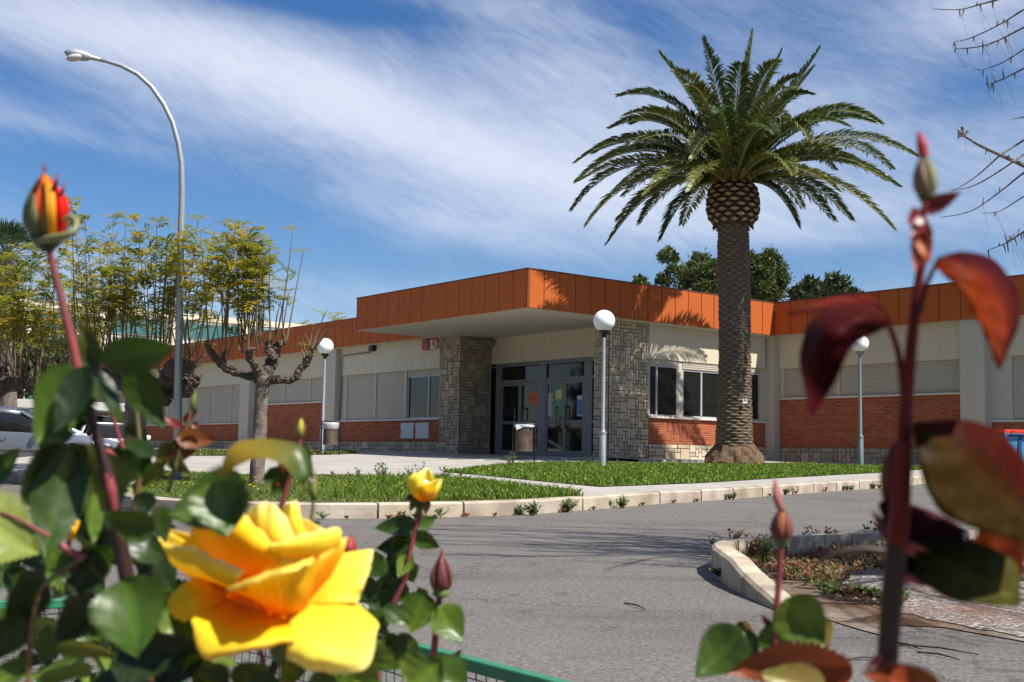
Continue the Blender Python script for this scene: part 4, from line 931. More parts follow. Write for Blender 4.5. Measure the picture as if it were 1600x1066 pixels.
def jaca(name, base, segs, heads, shoots, D, label, leaves=5, r0=.09, pale=True, extra=None):
    """segs: list of (pixel polyline, radii); shoots: (x0,y0,x1,y1,leafiness)"""
    b = Vector(P(*base, D)); b.z = upper_z(b.x, b.y) if b.x > -8 else road_z(b.x, b.y)
    t = empty(name, tuple(b), 0, label, 'tree', 'pollarded feathery-leaved trees along the road')
    mb = MB(); bm_ = MB()
    for i, (pl_, rs, dd) in enumerate(segs):
        pp = [P(x, y, D+k) for (x, y), k in zip(pl_, dd)]; rs = rs if i == 0 or not pale else [r*.92 for r in rs]
        if i == 0: pp[0] = (b.x, b.y, b.z-.1)
        gnarl(mb if i == 0 else bm_, pp, rs, 16 if i == 0 else 10, 0 if i == 0 else .18, .30 if i == 0 else .85)
    mb.build('trunk', M_barkpale if pale else M_bark, t, world=True); bm_.build('branches', M_barkdark, t, world=True)
    sm = MB(); fo = MB()
    for (x0, y0, x1, y1, lf, dz) in shoots:
        a = Vector(P(x0, y0, D+dz*.3)); c = Vector(P(x1, y1, D+dz)); m_ = a.lerp(c, .45)+Vector((random.uniform(-.08, .08), random.uniform(-.1, .1), 0)); n = 9
        pts = [bez(a, m_, c, i/n) for i in range(n+1)]; sm.tube(pts, [.013*(1-i/n*.75) for i in range(n+1)], 5)
        L_ = (c-a).length; cnt = int(lf*L_*8.0)
        for k in range(cnt):
            tt = random.uniform(.30, 1.0)**.85; p = bez(a, m_, c, tt); an = random.uniform(0, 6.28); d = Vector((math.cos(an), math.sin(an), random.uniform(.1, 1.5)))
            feather(fo, p, d, random.uniform(.22, .46), random.choice(YC), random.uniform(.3, .9))
        if lf > 0 or random.random() < .7:
            for k in range(4): an = random.uniform(0, 6.28); feather(fo, c, Vector((math.cos(an), math.sin(an), random.uniform(.2, .8))), random.uniform(.14, .26), random.choice(YC[:3]), .3)
    sm.build('shoots', M_shoot, t, world=True); fo.build('foliage', M_feather, t, world=True)
    if extra: extra(t)
    return t
z0 = (0,)*12
sh = []
rs_ = random.Random(3)
for k in range(21):     # leafy shoots left of the pole
    x0 = rs_.uniform(325, 418); sh.append((x0, rs_.uniform(520, 556), x0+rs_.uniform(-26, 22), rs_.uniform(345, 425), rs_.uniform(.7, 1.9), rs_.uniform(-.6, .6)))
for (a, b, c, d_, l_) in [(422, 532, 421, 383, .3), (432, 527, 457, 360, .25), (448, 532, 474, 392, .25), (424, 534, 418, 440, 0), (432, 525, 440, 470, 0), (440, 540, 452, 455, .1), (446, 536, 444, 470, 0), (403, 526, 406, 382, .7), (410, 540, 410, 410, .4), (388, 545, 394, 375, .9),
                          (488, 546, 511, 484, 0), (488, 548, 506, 492, 0), (490, 545, 525, 493, 0), (492, 544, 526, 502, .25), (486, 550, 492, 505, 0), (481, 556, 473, 508, 0), (484, 553, 475, 520, 0), (478, 560, 474, 540, 0), (330, 540, 350, 470, .5), (345, 556, 338, 500, .6), (356, 556, 372, 510, .6)]:
    sh.append((a, b, c, d_, l_, rs_.uniform(-.2, .2)))
jaca('pollarded_tree', (402, 757), [
    ([(402, 757), (404, 700), (407, 650), (410, 605), (412, 588)], [.098, .088, .082, .085, .10], z0),
    ([(411, 596), (397, 588), (376, 584), (352, 576), (338, 562), (326, 545), (322, 532)], [.075, .065, .058, .052, .05, .042, .03], z0),
    ([(411, 594), (420, 578), (427, 565), (429, 550), (434, 540), (444, 534)], [.095, .085, .085, .075, .06, .035], (0, .05, .1, .1, .1, .1)),
    ([(429, 562), (420, 548), (419, 536), (424, 530)], [.06, .05, .04, .02], z0),
    ([(410, 590), (400, 575), (392, 560), (387, 548), (398, 545)], [.07, .06, .06, .05, .02], (0, -.1, -.2, -.3, -.3)),
    ([(414, 594), (432, 593), (453, 594), (464, 588), (468, 577), (478, 568), (482, 558), (488, 549)], [.07, .062, .055, .05, .05, .052, .05, .028], z0),
    ([(352, 577), (348, 560), (352, 548)], [.04, .035, .02], (0, .2, .3))], None, sh, 15.0, 'pollarded tree with pale trunk, knobbly bare arms and thin upright shoots left of the entrance')
sh = []
for k in range(46):
    x0 = rs_.uniform(130, 325); x1 = x0+rs_.uniform(-35, 35); y1 = 345+abs(x1-215)*.10+rs_.uniform(-12, 95); sh.append((x0, rs_.uniform(545, 590), x1, y1, rs_.uniform(.6, 1.7), rs_.uniform(-1.2, 1.2)))
for (a, b, c, d_, l_) in [(300, 580, 332, 548, .0), (305, 575, 330, 560, 0), (302, 570, 325, 540, 0), (290, 565, 315, 540, .1), (190, 560, 196, 342, 1.2), (118, 560, 112, 312, 1.3), (150, 560, 132, 345, 1.0)]: sh.append((a, b, c, d_, l_, 0))
jaca('pollarded_tree', (212, 748), [
    ([(212, 748), (212, 700), (211, 660), (212, 630), (216, 610)], [.165, .15, .145, .14, .14], z0),
    ([(216, 618), (236, 606), (258, 604), (280, 606), (298, 598), (312, 584)], [.12, .115, .14, .15, .12, .05], z0),
    ([(262, 604), (262, 588), (272, 574), (290, 572), (304, 570)], [.12, .13, .12, .10, .05], (0, -.2, -.3, -.3, -.2)),
    ([(214, 615), (196, 600), (172, 590), (150, 580), (136, 565)], [.12, .10, .09, .08, .05], (0, .1, .3, .5, .6)),
    ([(216, 612), (222, 590), (214, 570), (206, 556)], [.10, .10, .08, .05], (0, .3, .5, .7)),
    ([(240, 606), (246, 622), (262, 628)], [.09, .08, .05], (0, -.3, -.4))], None, sh, 16.4, 'dark gnarled pollarded tree behind the street lamp, thick head of stubs', pale=False)
sh = []
for k in range(52):
    x0 = rs_.uniform(-60, 150); x1 = x0+rs_.uniform(-40, 40); sh.append((x0, rs_.uniform(570, 610), x1, rs_.uniform(375, 520), rs_.uniform(.9, 2.0), rs_.uniform(-1.5, 1.5)))
for (a, b, c, d_, l_) in [(20, 590, -10, 420, 1), (130, 590, 20, 470, .7), (120, 600, 30, 520, .7), (60, 590, 100, 380, 1.4), (30, 592, 60, 400, 1.4)]: sh.append((a, b, c, d_, l_, 0))
jaca('pollarded_tree', (-20, 742), [
    ([(-20, 742), (-20, 700), (-18, 660), (-14, 630), (-8, 612)], [.15, .14, .13, .13, .13], z0),
    ([(-8, 615), (6, 603), (20, 600), (34, 596), (46, 588)], [.12, .11, .12, .10, .05], z0),
    ([(8, 603), (10, 588), (4, 576)], [.10, .09, .05], (0, .2, .3)),
    ([(40, 596), (70, 598), (100, 596), (130, 590)], [.07, .06, .05, .03], (0, .3, .6, .8)),
    ([(-10, 612), (-40, 600), (-60, 590)], [.1, .09, .05], z0),
    ([(34, 600), (50, 615), (62, 640), (60, 646)], [.03, .02, .012, .006], (0, -.1, -.2, -.2))], None, sh, 18.6, 'pollarded tree with dense yellow-green leaves at the left edge of the photo', pale=False)

# ------------------------------------------------------------------ trees behind the buildings
def leafy(mb, c, rx, rz, n, cols, size, clumps=40, shape=None):
    cl_ = []
    for k in range(clumps):
        while True:
            v = Vector((random.uniform(-1, 1), random.uniform(-1, 1), random.uniform(-1, 1)))
            if .25 < v.length < 1: break
        cl_.append((Vector((c[0]+v.x*rx, c[1]+v.y*rx, c[2]+v.z*rz)), random.uniform(.16, .34)*rx, random.uniform(.7, 1.25)))
    for k in range(n):
        cc, r, s = random.choice(cl_); v = Vector((random.gauss(0, .5), random.gauss(0, .5), random.gauss(0, .42)))*r; p = cc+v; d = (v.normalized()+Vector((random.gauss(0, .5), random.gauss(0, .5), random.gauss(.3, .5)))).normalized()
        sd = d.cross(Vector((random.gauss(0, 1), random.gauss(0, 1), random.gauss(0, 1)))).normalized()*size*.22*random.uniform(.6, 1.3); L_ = size*random.uniform(.6, 1.4); col = random.choice(cols); s2 = s*random.uniform(.75, 1.25)
        mb.add([p, p+d*L_*.5+sd, p+d*L_, p+d*L_*.5-sd], [(0, 1, 2, 3)], tuple(q*s2 for q in col))
    return cl_
def far_tree(name, px, py, rxp, rzp, D, cols, label, n=5000, size=.35, clumps=45, lobes=None):
    c = P(px, py, D); rx, rz = rxp/FPX*D, rzp/FPX*D; b = (c[0], c[1], -.5); t = empty(name, b, 0, label, 'tree', 'trees rising behind the building')
    mb = MB(); cl_ = leafy(mb, c, rx, rz, n, cols, size, clumps)
    for (lx, ly, lr, ln) in (lobes or []):
        q = P(lx, ly, D); cl_ += leafy(mb, q, lr/FPX*D, lr/FPX*D*.8, ln, cols, size, 10)
    mb.build('crown', M_pine, t, world=True)
    tr = MB(); tr.tube([(c[0], c[1], -.6), (c[0]+.1, c[1], c[2]-rz*.5), (c[0], c[1], c[2]+rz*.5)], [.30, .22, .06], 9)
    for q, r, s in random.sample(cl_, min(14, len(cl_))): tr.tube([(c[0], c[1], c[2]-rz*.4+random.uniform(-.3, .8)*rz), q], [.08, .02], 5)
    tr.build('trunk', M_bark, t, world=True); return t
PC = [(.075, .105, .022), (.05, .075, .018), (.11, .13, .03)]; OC = [(.045, .062, .018), (.06, .075, .025), (.03, .045, .012)]
far_tree('pine_tree', 1098, 448, 40, 42, 62, PC, 'dark pine crown left of the palm trunk behind the orange fascia', 21000, .20, 80, [(1046, 398, 15, 900), (1052, 420, 12, 500), (1040, 440, 14, 600), (1092, 408, 18, 900), (1118, 425, 22, 1200)])
far_tree('pine_tree', 1190, 446, 34, 42, 60, PC, 'rounded pine crown just right of the palm trunk behind the fascia', 21000, .20, 80, [(1200, 412, 26, 1400), (1215, 435, 22, 1000), (1180, 410, 24, 1000)])
far_tree('broadleaf_tree', 1290, 465, 40, 20, 55, OC, 'low dark broadleaf tree right of the pines behind the fascia corner', 3500, .32, 40, [(1262, 455, 20, 800), (1300, 455, 24, 900), (1245, 462, 10, 300), (1330, 462, 16, 400)])
far_tree('broadleaf_tree', 1003, 450, 11, 14, 64, PC, 'small tree tip showing over the fascia left of the pines', 700, .35, 12)
for i, (px, py, rx, rz, D_, lb) in enumerate([(330, 560, 80, 40, 90, 'distant tree clump behind the left wing'), (30, 560, 90, 60, 60, 'dark tree behind the parked silver car at the left edge')]):
    far_tree('broadleaf_tree', px, py, rx, rz, D_, OC, lb, 3000, .5, 40)
# fan palm at the far left edge
DF = 30; fb_ = Vector(P(12, 745, DF)); fb_.z = road_z(fb_.x, fb_.y)
fp_ = empty('fan_palm', tuple(fb_), 0, 'fan palm with spiky dark crown at the left edge behind the rose bud', 'palm tree')
mb = MB(); top = Vector(P(10, 400, DF)); mb.tube([fb_-Vector((0, 0, .1)), fb_.lerp(top, .5), top], [.26, .2, .18], 12, jit=.1); mb.build('trunk', M_bark, fp_, world=True)
mb = MB()
for k in range(46):
    a = k*2.4; e = rad(75-k*2.4); d = Vector((math.cos(a)*math.cos(e), math.sin(a)*math.cos(e), math.sin(e))); p = top+d*.55; mb.tube([top, p], [.015, .01], 4, col=(.10, .11, .05))
    s1 = d.cross(Vector((0, 0, 1))).normalized(); u1 = s1.cross(d)
    for j in range(20):
        an = rad(-85+170*j/19); dd = (d*math.cos(an)+s1*math.sin(an)+u1*random.uniform(-.1, .15)).normalized(); q = p+dd*random.uniform(.42, .58)+Vector((0, 0, -.05)); wv = dd.cross(u1).normalized()*.018
        mb.add([p, p+dd*.28+wv, q, p+dd*.28-wv], [(0, 1, 2, 3)], tuple(c*random.uniform(.7, 1.3) for c in (.065, .10, .035)))
mb.build('crown', M_frond, fp_, world=True)

# ------------------------------------------------------------------ two-storey building behind the trees
FA = 66.0      # lit face at this distance along the shaded-wall direction
def ab_at(x, y, a):
    d = ray(x, y); k = a/(d@AV); return (d*k)@BV, d[2]*k
b0, zt0 = ab_at(19, 466, FA)
fb2 = empty('two_storey_building', tuple(PB(b0, FA, -.6)), TH, 'white and salmon two-storey building with teal ribbon windows behind the trees', 'building')
def fpart(mb, name, m, parent=None, **k): return mb.build(name, m, parent or fb2, off=(b0, FA, -.6), **k)
H2 = zt0; W2 = 26
mb = MB(); mb.box(b0-8, b0+W2, FA, FA+14, -1.5, H2-.35); fpart(mb, 'wall', M_farwhite)
mb = MB(); mb.box(b0-8.1, b0+W2+.1, FA-.12, FA+14.1, H2-.348, H2); fpart(mb, 'parapet', M_farcream)
for (z0_, z1_) in ((H2-3.9, H2-2.75), (H2-7.6, H2-6.2)):
    mb = MB(); mb.box(b0-7.9, b0+W2-.1, FA-.05, FA+.02, z0_, z1_); fpart(mb, 'salmon_band', M_farsal)
for i, b in enumerate(np.arange(-8, W2-3.5, 4.2)):
    mb = MB(); mb.box(b0+b, b0+b+.45, FA-.25, FA-.002, -1.4, H2-.35); fpart(mb, 'pilaster', M_farcream)
    f = MB(); f.box(b0+b+.5, b0+b+4.15, FA-.06, FA-.001, H2-1.45, H2-.45); f = fpart(f, 'window', M_alu)
    g_ = MB(); g_.box(b0+b+.56, b0+b+4.09, FA-.075, FA-.062, H2-1.40, H2-.50); g_.build('pane', M_teal, f, off=(b0, FA, -.6))
    f = MB(); f.box(b0+b+.9, b0+b+3.6, FA-.08, FA-.001, H2-2.55, H2-2.3); f = fpart(f, 'window', M_dark)
    f = MB(); f.box(b0+b+.5, b0+b+4.15, FA-.06, FA-.001, H2-5.6, H2-4.3); f = fpart(f, 'window', M_alu)
    g_ = MB(); g_.box(b0+b+.56, b0+b+4.09, FA-.075, FA-.062, H2-5.5, H2-4.4); g_.build('pane', M_teal, f, off=(b0, FA, -.6))

# ------------------------------------------------------------------ carport and cars
c0 = P(148, 700, 40); cz = road_z(c0[0], c0[1]); zr = P(148, 640, 40)[2]
cpn = empty('carport', (c0[0], c0[1], cz), TH, 'flat grey carport roof over parked cars behind the leaves', 'carport')
mb = MB(); mb.box(-7.6, 1.1, -.8, 5.5, zr-cz-.05, zr-cz+.22); mb.build('roof_slab', mat('slab_grey', (.42, .41, .38), .85, noise=(2, .1)), cpn, bevel=.01)
for i, (x, y) in enumerate(((-7.3, -.5), (-3.0, -.5), (.85, -.5), (-7.3, 5.0), (.85, 5.0))): mb = MB(); mb.box(x-.08, x+.08, y-.08, y+.08, -.1, zr-cz-.052); mb.build('post', M_aludark, cpn)
mb = MB(); mb.box(-7.5, 1.0, 5.2, 5.35, -.1, zr-cz-.052); mb.build('back_wall', mat('under_roof_shade', (.05, .05, .05), .9), cpn)  # near-black colour stands in for the shade beneath the roof slab
def car(loc, rotz, paint, label, group, Lc=4.6, H=1.43, wagon=True, Wd=1.76):
    """front towards +x; origin on the ground at the middle"""
    t = empty('parked_car', loc, rotz, label, 'car', group)
    def loft(sts, name, m, par=None, closed=True, nb=0):
        mb = MB(); n = len(sts[0][1]); vs = []
        for x, ring in sts: vs += [(x-Lc/2, y, z) for y, z in ring]
        fs = [(i*n+k, (i+1)*n+k, (i+1)*n+(k+1) % n, i*n+(k+1) % n) for i in range(len(sts)-1) for k in range(n)]
        fs += [tuple(range(n)), tuple(range((len(sts)-1)*n+n-1, (len(sts)-1)*n-1, -1))]
        mb.add(vs, fs); return mb.build(name, m, par or t, smooth=True, bevel=0)
    def ring(zb, zt, w, tum=.06, sh_=.12):
        h = [(-w*.94, zb), (-w, zb+.12), (-w, zb+(zt-zb)*.62), (-w+.03, zt-sh_*.4), (-w+tum+.05, zt)]
        return h+[(-w*.4, zt+.012), (w*.4, zt+.012)]+[(-y, z) for y, z in h[::-1]]
    W = Wd/2; k = Lc/4.6
    top = [(0, .60, .82), (.06, .86, .90), (.3, .93, .97), (.9, .96, 1), (1.8, .955, 1), (2.6, .94, 1), (3.15, .925, .99), (3.45, .90, .98), (3.9, .83, .96), (4.3, .74, .90), (4.52, .62, .82), (4.6, .50, .72)]
    body = loft([(x*k, ring(.22 if .1 < x < 4.5 else .30, zt_, W*ws)) for x, zt_, ws in top], 'body', paint)
    body.modifiers.new('e', 'EDGE_SPLIT').split_angle = rad(40)
    rf = ([(.02, .93, .80), (.28, 1.34, .70), (.55, H-.035, .70), (1.4, H, .72), (2.1, H-.01, .72), (2.5, H-.05, .71), (3.38, .92, .80)] if wagon else [(.75, .93, .78), (1.25, 1.30, .68), (1.7, H-.03, .68), (2.1, H, .70), (2.5, H-.05, .69), (3.38, .92, .80)])
    def gr(zt_, w0, w1): return [(-w0, .90), (-w1, zt_-.03), (-w1+.08, zt_), (w1-.08, zt_), (w1, zt_-.03), (w0, .90)]
    loft([(x*k, gr(max(zt_, .94), W*.93, W*(ws if zt_ > 1 else .93))) for x, zt_, ws in rf], 'greenhouse_glass', M_glass)
    rm = MB()      # roof skin, pillars
    xs = [q for q in rf if q[1] > 1.2]
    vs = []; fs = []
    for x, zt_, ws in xs:
        w1 = W*ws; vs += [(x*k-Lc/2, y, z) for y, z in ((-w1-.012, zt_-.09), (-w1-.004, zt_-.02), (-w1+.09, zt_+.012), (w1-.09, zt_+.012), (w1+.004, zt_-.02), (w1+.012, zt_-.09))]
    for i in range(len(xs)-1):
        for j in range(5): fs.append((i*6+j, (i+1)*6+j, (i+1)*6+j+1, i*6+j+1))
    rm.add(vs, fs); rm.build('roof', paint, t, smooth=True, solid=.012)
    for s in (-1, 1):
        for nm, pl_, r in (('windscreen_pillar', [(3.38, W*.90, .93), (2.5, W*.715, H-.06)], .035), ('door_pillar', [(1.95, W*.935, .93), (1.9, W*.735, H-.04)], .028), ('rear_pillar', [(.9, W*.935, .94), (.8, W*.73, H-.05)], .03), ('tail_pillar', [(.06, W*.86, .95), (.32, W*.71, H-.08)], .05)):
            p = MB(); p.tube([(x*k-Lc/2, s*y, z) for x, y, z in pl_], r, 6); p.build(nm, paint if nm != 'door_pillar' else M_black, t)
        if wagon: p = MB(); p.tube([(.5*k-Lc/2, s*W*.62, H+.015), (.6*k-Lc/2, s*W*.62, H+.055), (2.2*k-Lc/2, s*W*.62, H+.05), (2.35*k-Lc/2, s*W*.62, H)], .014, 6); p.build('roof_rail', M_chrome, t)
        p = MB(); p.box(.75*k-Lc/2, 3.75*k-Lc/2, s*W-(.012 if s > 0 else .012), s*W+.012, .50, .535); p.build('side_strip', M_chrome, t)
        for x in (1.0, 1.98, 3.05): p = MB(); p.box(x*k-Lc/2-.004, x*k-Lc/2+.004, s*(W+.001)-.004, s*(W+.001)+.004, .33, .90); p.build('door_seam', M_black, t)
        for x in (1.15, 2.10): p = MB(); p.tube([(x*k-Lc/2, s*(W+.0), .80), (x*k-Lc/2+.02, s*(W+.035), .80), (x*k-Lc/2+.18, s*(W+.035), .80), (x*k-Lc/2+.2, s*W, .80)], .014, 6); p.build('door_handle', M_chrome, t)
        p = MB(); p.lathe([(.01, -.1), (.07, -.07), (.085, 0), (.07, .08), (.01, .1)], (3.0*k-Lc/2, s*(W+.09), .97), 10, (0, 1, 0)); p.build('mirror', M_black if paint is M_car else paint, t, smooth=True)
        p = MB(); p.add([(4.20*k-Lc/2, s*W*.90, .62), (4.50*k-Lc/2, s*W*.70, .58), (4.46*k-Lc/2, s*W*.70, .68), (4.12*k-Lc/2, s*W*.915, .74)], [(0, 1, 2, 3)]); p.build('headlight', M_lamp, t, solid=.06)
        p = MB(); p.add([(.02*k-Lc/2, s*W*.88, .60), (.02*k-Lc/2, s*W*.70, .62), (.06*k-Lc/2, s*W*.70, .90), (.10*k-Lc/2, s*W*.93, .88)], [(0, 1, 2, 3)]); p.build('tail_light', mat('red_lens', (.4, .01, .01), .2), t, solid=.06)
        for x in (.85, 3.72):
            a = MB(); a.lathe([(.02, -.02), (.365, -.02), (.365, .015), (.02, .016)], (x*k-Lc/2, s*(W-.03), .34), 28, (0, s, 0)); a.build('wheel_arch', M_black, t)
            w_ = MB(); w_.lathe([(.2, -.2), (.29, -.2), (.315, -.17), (.315, -.02), (.29, .02), (.2, .02)], (x*k-Lc/2, s*(W-.01), .315), 28, (0, s, 0)); wo_ = w_.build('wheel', M_tyre, t, smooth=False)
            r_ = MB(); r_.lathe([(.02, 0), (.205, 0), (.205, .022), (.18, .026), (.17, .01), (.05, .012), (.04, .03), (.01, .03)], (x*k-Lc/2, s*(W-.01), .315), 24, (0, s, 0)); r_.build('rim', M_rim, wo_)
    p = MB(); p.box(4.54*k-Lc/2, 4.60*k-Lc/2, -.5, .5, .42, .56); p.build('grille', M_black, t, bevel=.02)
    p = MB(); p.box(4.585*k-Lc/2, 4.612*k-Lc/2, -.26, .26, .30, .41); p.build('number_plate', M_pw, t)
    return t
q = P(188, 738, 27.2); car((q[0]-2.28, q[1], road_z(q[0]-2.3, q[1])), rad(2), M_car, 'silver estate car seen from its side behind the rose leaves', None)
q = P(158, 712, 37.5); car((q[0], q[1]+1.0, road_z(q[0], q[1])), rad(-62), M_carw, 'white car parked nose out beneath the carport', None, 4.1, 1.42, False)
q = P(128, 712, 41.5); car((q[0], q[1]+1.0, road_z(q[0], q[1])), rad(-62), M_card, 'dark van-like car parked behind the white one', None, 4.4, 1.75)
yk = MB(); a = P(-260, 741, 22.4); b = P(36, 741, 22.4); z_ = road_z(a[0], a[1])
yk.box(a[0], b[0], a[1]-.08, a[1]+.08, z_-.2, z_+.15); yk.build('kerb', M_yk, kind='structure', bevel=.02)

# ------------------------------------------------------------------ green fence in front
fence = empty('garden_fence', tuple(P(0, 941, 2.7)+np.array([0, 0, -.55])), 0, 'low green wire mesh fence with a flat painted top rail behind the roses', 'fence')
FZ = -.345
def rail_pt(x, y):      # point of the rail top: pixel ray met at height FZ
    d = ray(x, y); return Vector(d*(FZ/d[2]))
ra = [rail_pt(-160, 943), rail_pt(285, 929), rail_pt(590, 990), rail_pt(882, 1064), rail_pt(1010, 1098)]
for (a, b) in ((ra[0], ra[1]), (ra[1], ra[2]), (ra[2], ra[4])):
    d = (b-a); L_ = d.length; d.normalize(); nrm = Vector((-d.y, d.x, 0))
    mb = MB(); hw_, hh = .012, .022
    vs = [p+nrm*s*hw_+Vector((0, 0, z)) for p in (a, b) for s, z in ((-1, -hh), (1, -hh), (1, 0), (-1, 0))]
    mb.add(vs, [(0, 1, 2, 3), (7, 6, 5, 4), (0, 4, 5, 1), (1, 5, 6, 2), (2, 6, 7, 3), (3, 7, 4, 0)]); mb.build('top_rail', M_green, fence, world=True, bevel=.003)
    mw = MB(); n = int(L_/.030)
    for i in range(n+1):
        p = a+d*(i*L_/n); pts = [p+Vector((0, 0, -.02-k*.06))+d*(.004 if k % 2 else -.004)+nrm*.002 for k in range(9)]; mw.tube(pts, .0012, 4, False)
    for k in range(17):
        pts = [a+d*(i*L_/n*1.0)+Vector((0, 0, -.035-k*.03))+nrm*(.0015 if (i+k) % 2 else -.0015) for i in range(0, n+1)]; mw.tube(pts, .0012, 4, False)
    mw.build('wire_mesh', M_wire, fence, world=True)
for p in (ra[0], ra[1], ra[2], ra[4]):
    mb = MB(); mb.tube([p+Vector((0, 0, -.56)), p+Vector((0, 0, -.024))], .012, 8); mb.build('post', M_green, fence, world=True)

# ------------------------------------------------------------------ roses
GL = dict(mid=(.046, .092, .008), dark=(.026, .055, .008), deep=(.014, .028, .007), light=(.13, .19, .022), pale=(.28, .30, .08), yel=(.30, .25, .03), olive=(.12, .12, .02),
          red=(.16, .018, .016), maroon=(.075, .009, .016), brown=(.17, .055, .012), orange=(.40, .085, .010), pink=(.42, .06, .08), rust=(.24, .04, .012))
def leaf_mesh(a, b, w, tilt=0., bend=.12, fold=.25, col='mid', col2=None, serr=.055, curl=0., vein=None, toe=.0, shape=1.0, twist=0., nx=12, ny=38):
    """leaflet from base a to tip b, w = full width; bend = sag of the midrib, fold = V angle, tilt = roll about the midrib away from the lens"""
    a, b = Vector(a), Vector(b); ax = b-a; L_ = ax.length; t = ax.normalized(); view = (-(a+b)*.5).normalized()
    s = t.cross(view).normalized(); nrm = s.cross(t).normalized(); s = s*math.cos(tilt)+nrm*math.sin(tilt); nrm = s.cross(t).normalized()
    mb = MB(); vs = []; fs = []; cs = []; c1 = GL[col] if isinstance(col, str) else col; c2 = GL[col2] if isinstance(col2, str) else (col2 or c1)
    ph = random.uniform(0, 6)
    for j in range(ny+1):
        v = j/ny; prof = (math.sin(math.pi*min(1, v**(.72*shape)))**.85)*(1-.25*v) if 0 < v < 1 else 0.02
        mid = a+t*L_*v+nrm*(-bend*L_*math.sin(v*math.pi*.5*1.6))*(1)+nrm*curl*L_*v*v
        tw_ = twist*v; sd = s*math.cos(tw_)+nrm*math.sin(tw_); nn = nrm*math.cos(tw_)-s*math.sin(tw_)
        for i in range(nx+1):
            u = (i/nx-.5)*2; ww = w*.62*prof*(1+(serr*(1 if j % 2 else -1) if abs(u) > .99 and 2 < j < ny-1 else 0)*2)
            off = nn*(abs(u)**1.3*fold*ww)+nn*(.010*w*math.sin(v*26+abs(u)*5+ph))*(abs(u))+nn*.03*w*math.sin(v*6+ph+u*2)
            vs.append(mid+sd*u*ww*math.cos(fold*.8)+off)
    for j in range(ny):
        for i in range(nx):
            fs.append((j*(nx+1)+i, j*(nx+1)+i+1, (j+1)*(nx+1)+i+1, (j+1)*(nx+1)+i)); u = abs((i+.5)/nx-.5)*2; v = (j+.5)/ny
            k = .5+.5*math.sin(v*3+ph); c = tuple(p*(1-k*.6)+q*k*.6 for p, q in zip(c1, c2)) if col2 else c1
            vk = 1.35 if (u < .10) else (1.16 if ((v*9-u*2.2) % 1) < .16 else 1.0)*(1+.06*math.sin(j*2.3+i*3.1+ph))
            if vein and u < .18: c = vein
            cs.append(tuple(x*vk for x in c))
    o = len(mb.v); mb.v.extend([tuple(p) for p in vs]); mb.f.extend([tuple(i+o for i in f) for f in fs]); mb.c.extend(cs)
    return mb
def leaf(bush, bx, by, tx, ty, w, D=.5, dz=0., dzb=0., label=None, **k):
    a = P(bx, by, D+dzb); b = P(tx, ty, D+dz); mb = leaf_mesh(a, b, w/FPX*D, **k)
    o = mb.build('leaf', M_leaf, bush, world=True, smooth=True)
    if label: o['label'] = label
    return o
def smooth_pts(pts, rs, m_=6):
    out = []; r2 = []; n = len(pts); pts = [Vector(p) for p in pts]
    for i in range(n-1):
        p0, p1, p2, p3 = pts[max(0, i-1)], pts[i], pts[i+1], pts[min(n-1, i+2)]
        for k in range(m_):
            t = k/m_; out.append(.5*((2*p1)+(p2-p0)*t+(2*p0-5*p1+4*p2-p3)*t*t+(-p0+3*p1-3*p2+p3)*t**3)); r2.append(rs[i]+(rs[i+1]-rs[i])*t)
    out.append(pts[-1]); r2.append(rs[-1]); return out, r2
def stem(bush, pix, wid, D=.5, m=None, name='stem', thorns=0, dz=None):
    dz = dz or [0]*len(pix); pts = [P(x, y, D+z) for (x, y), z in zip(pix, dz)]; rs = [w/2/FPX*D for w in wid]
    q, r = smooth_pts(pts, rs); mb = MB(); mb.tube(q, r, 12); o = mb.build(name, m or M_stemg, bush, world=True, smooth=True)
    for k in range(thorns):
        i = random.randrange(2, len(q)-2); d = Vector((random.choice([-1, 1]), random.uniform(-.5, .2), random.uniform(-.3, .2))).normalized(); th_ = MB()
        th_.tube([q[i], q[i]+d*r[i]*1.6, q[i]+d*r[i]*2.8+Vector((0, 0, -r[i]*.5))], [r[i]*.7, r[i]*.4, r[i]*.05], 7); th_.build('thorn', M_thorn, bush, world=True, smooth=True)
    return o
def catgrid(G, nu, nv):
    """G rows x cols of Vectors -> finely sampled surface (Catmull-Rom both ways)"""
    def cr_(ps, t):
        n = len(ps)-1; x = t*n; i = min(int(x), n-1); t = x-i; p1, p2 = ps[i], ps[i+1]; p0 = ps[i-1] if i > 0 else p1*2-p2; p3 = ps[i+2] if i+2 <= n else p2*2-p1
        return .5*((2*p1)+(p2-p0)*t+(2*p0-5*p1+4*p2-p3)*t*t+(-p0+3*p1-3*p2+p3)*t**3)
    rows = [[cr_(r, j/nu) for j in range(nu+1)] for r in G]
    return [[cr_([rows[k][j] for k in range(len(G))], i/nv) for j in range(nu+1)] for i in range(nv+1)]
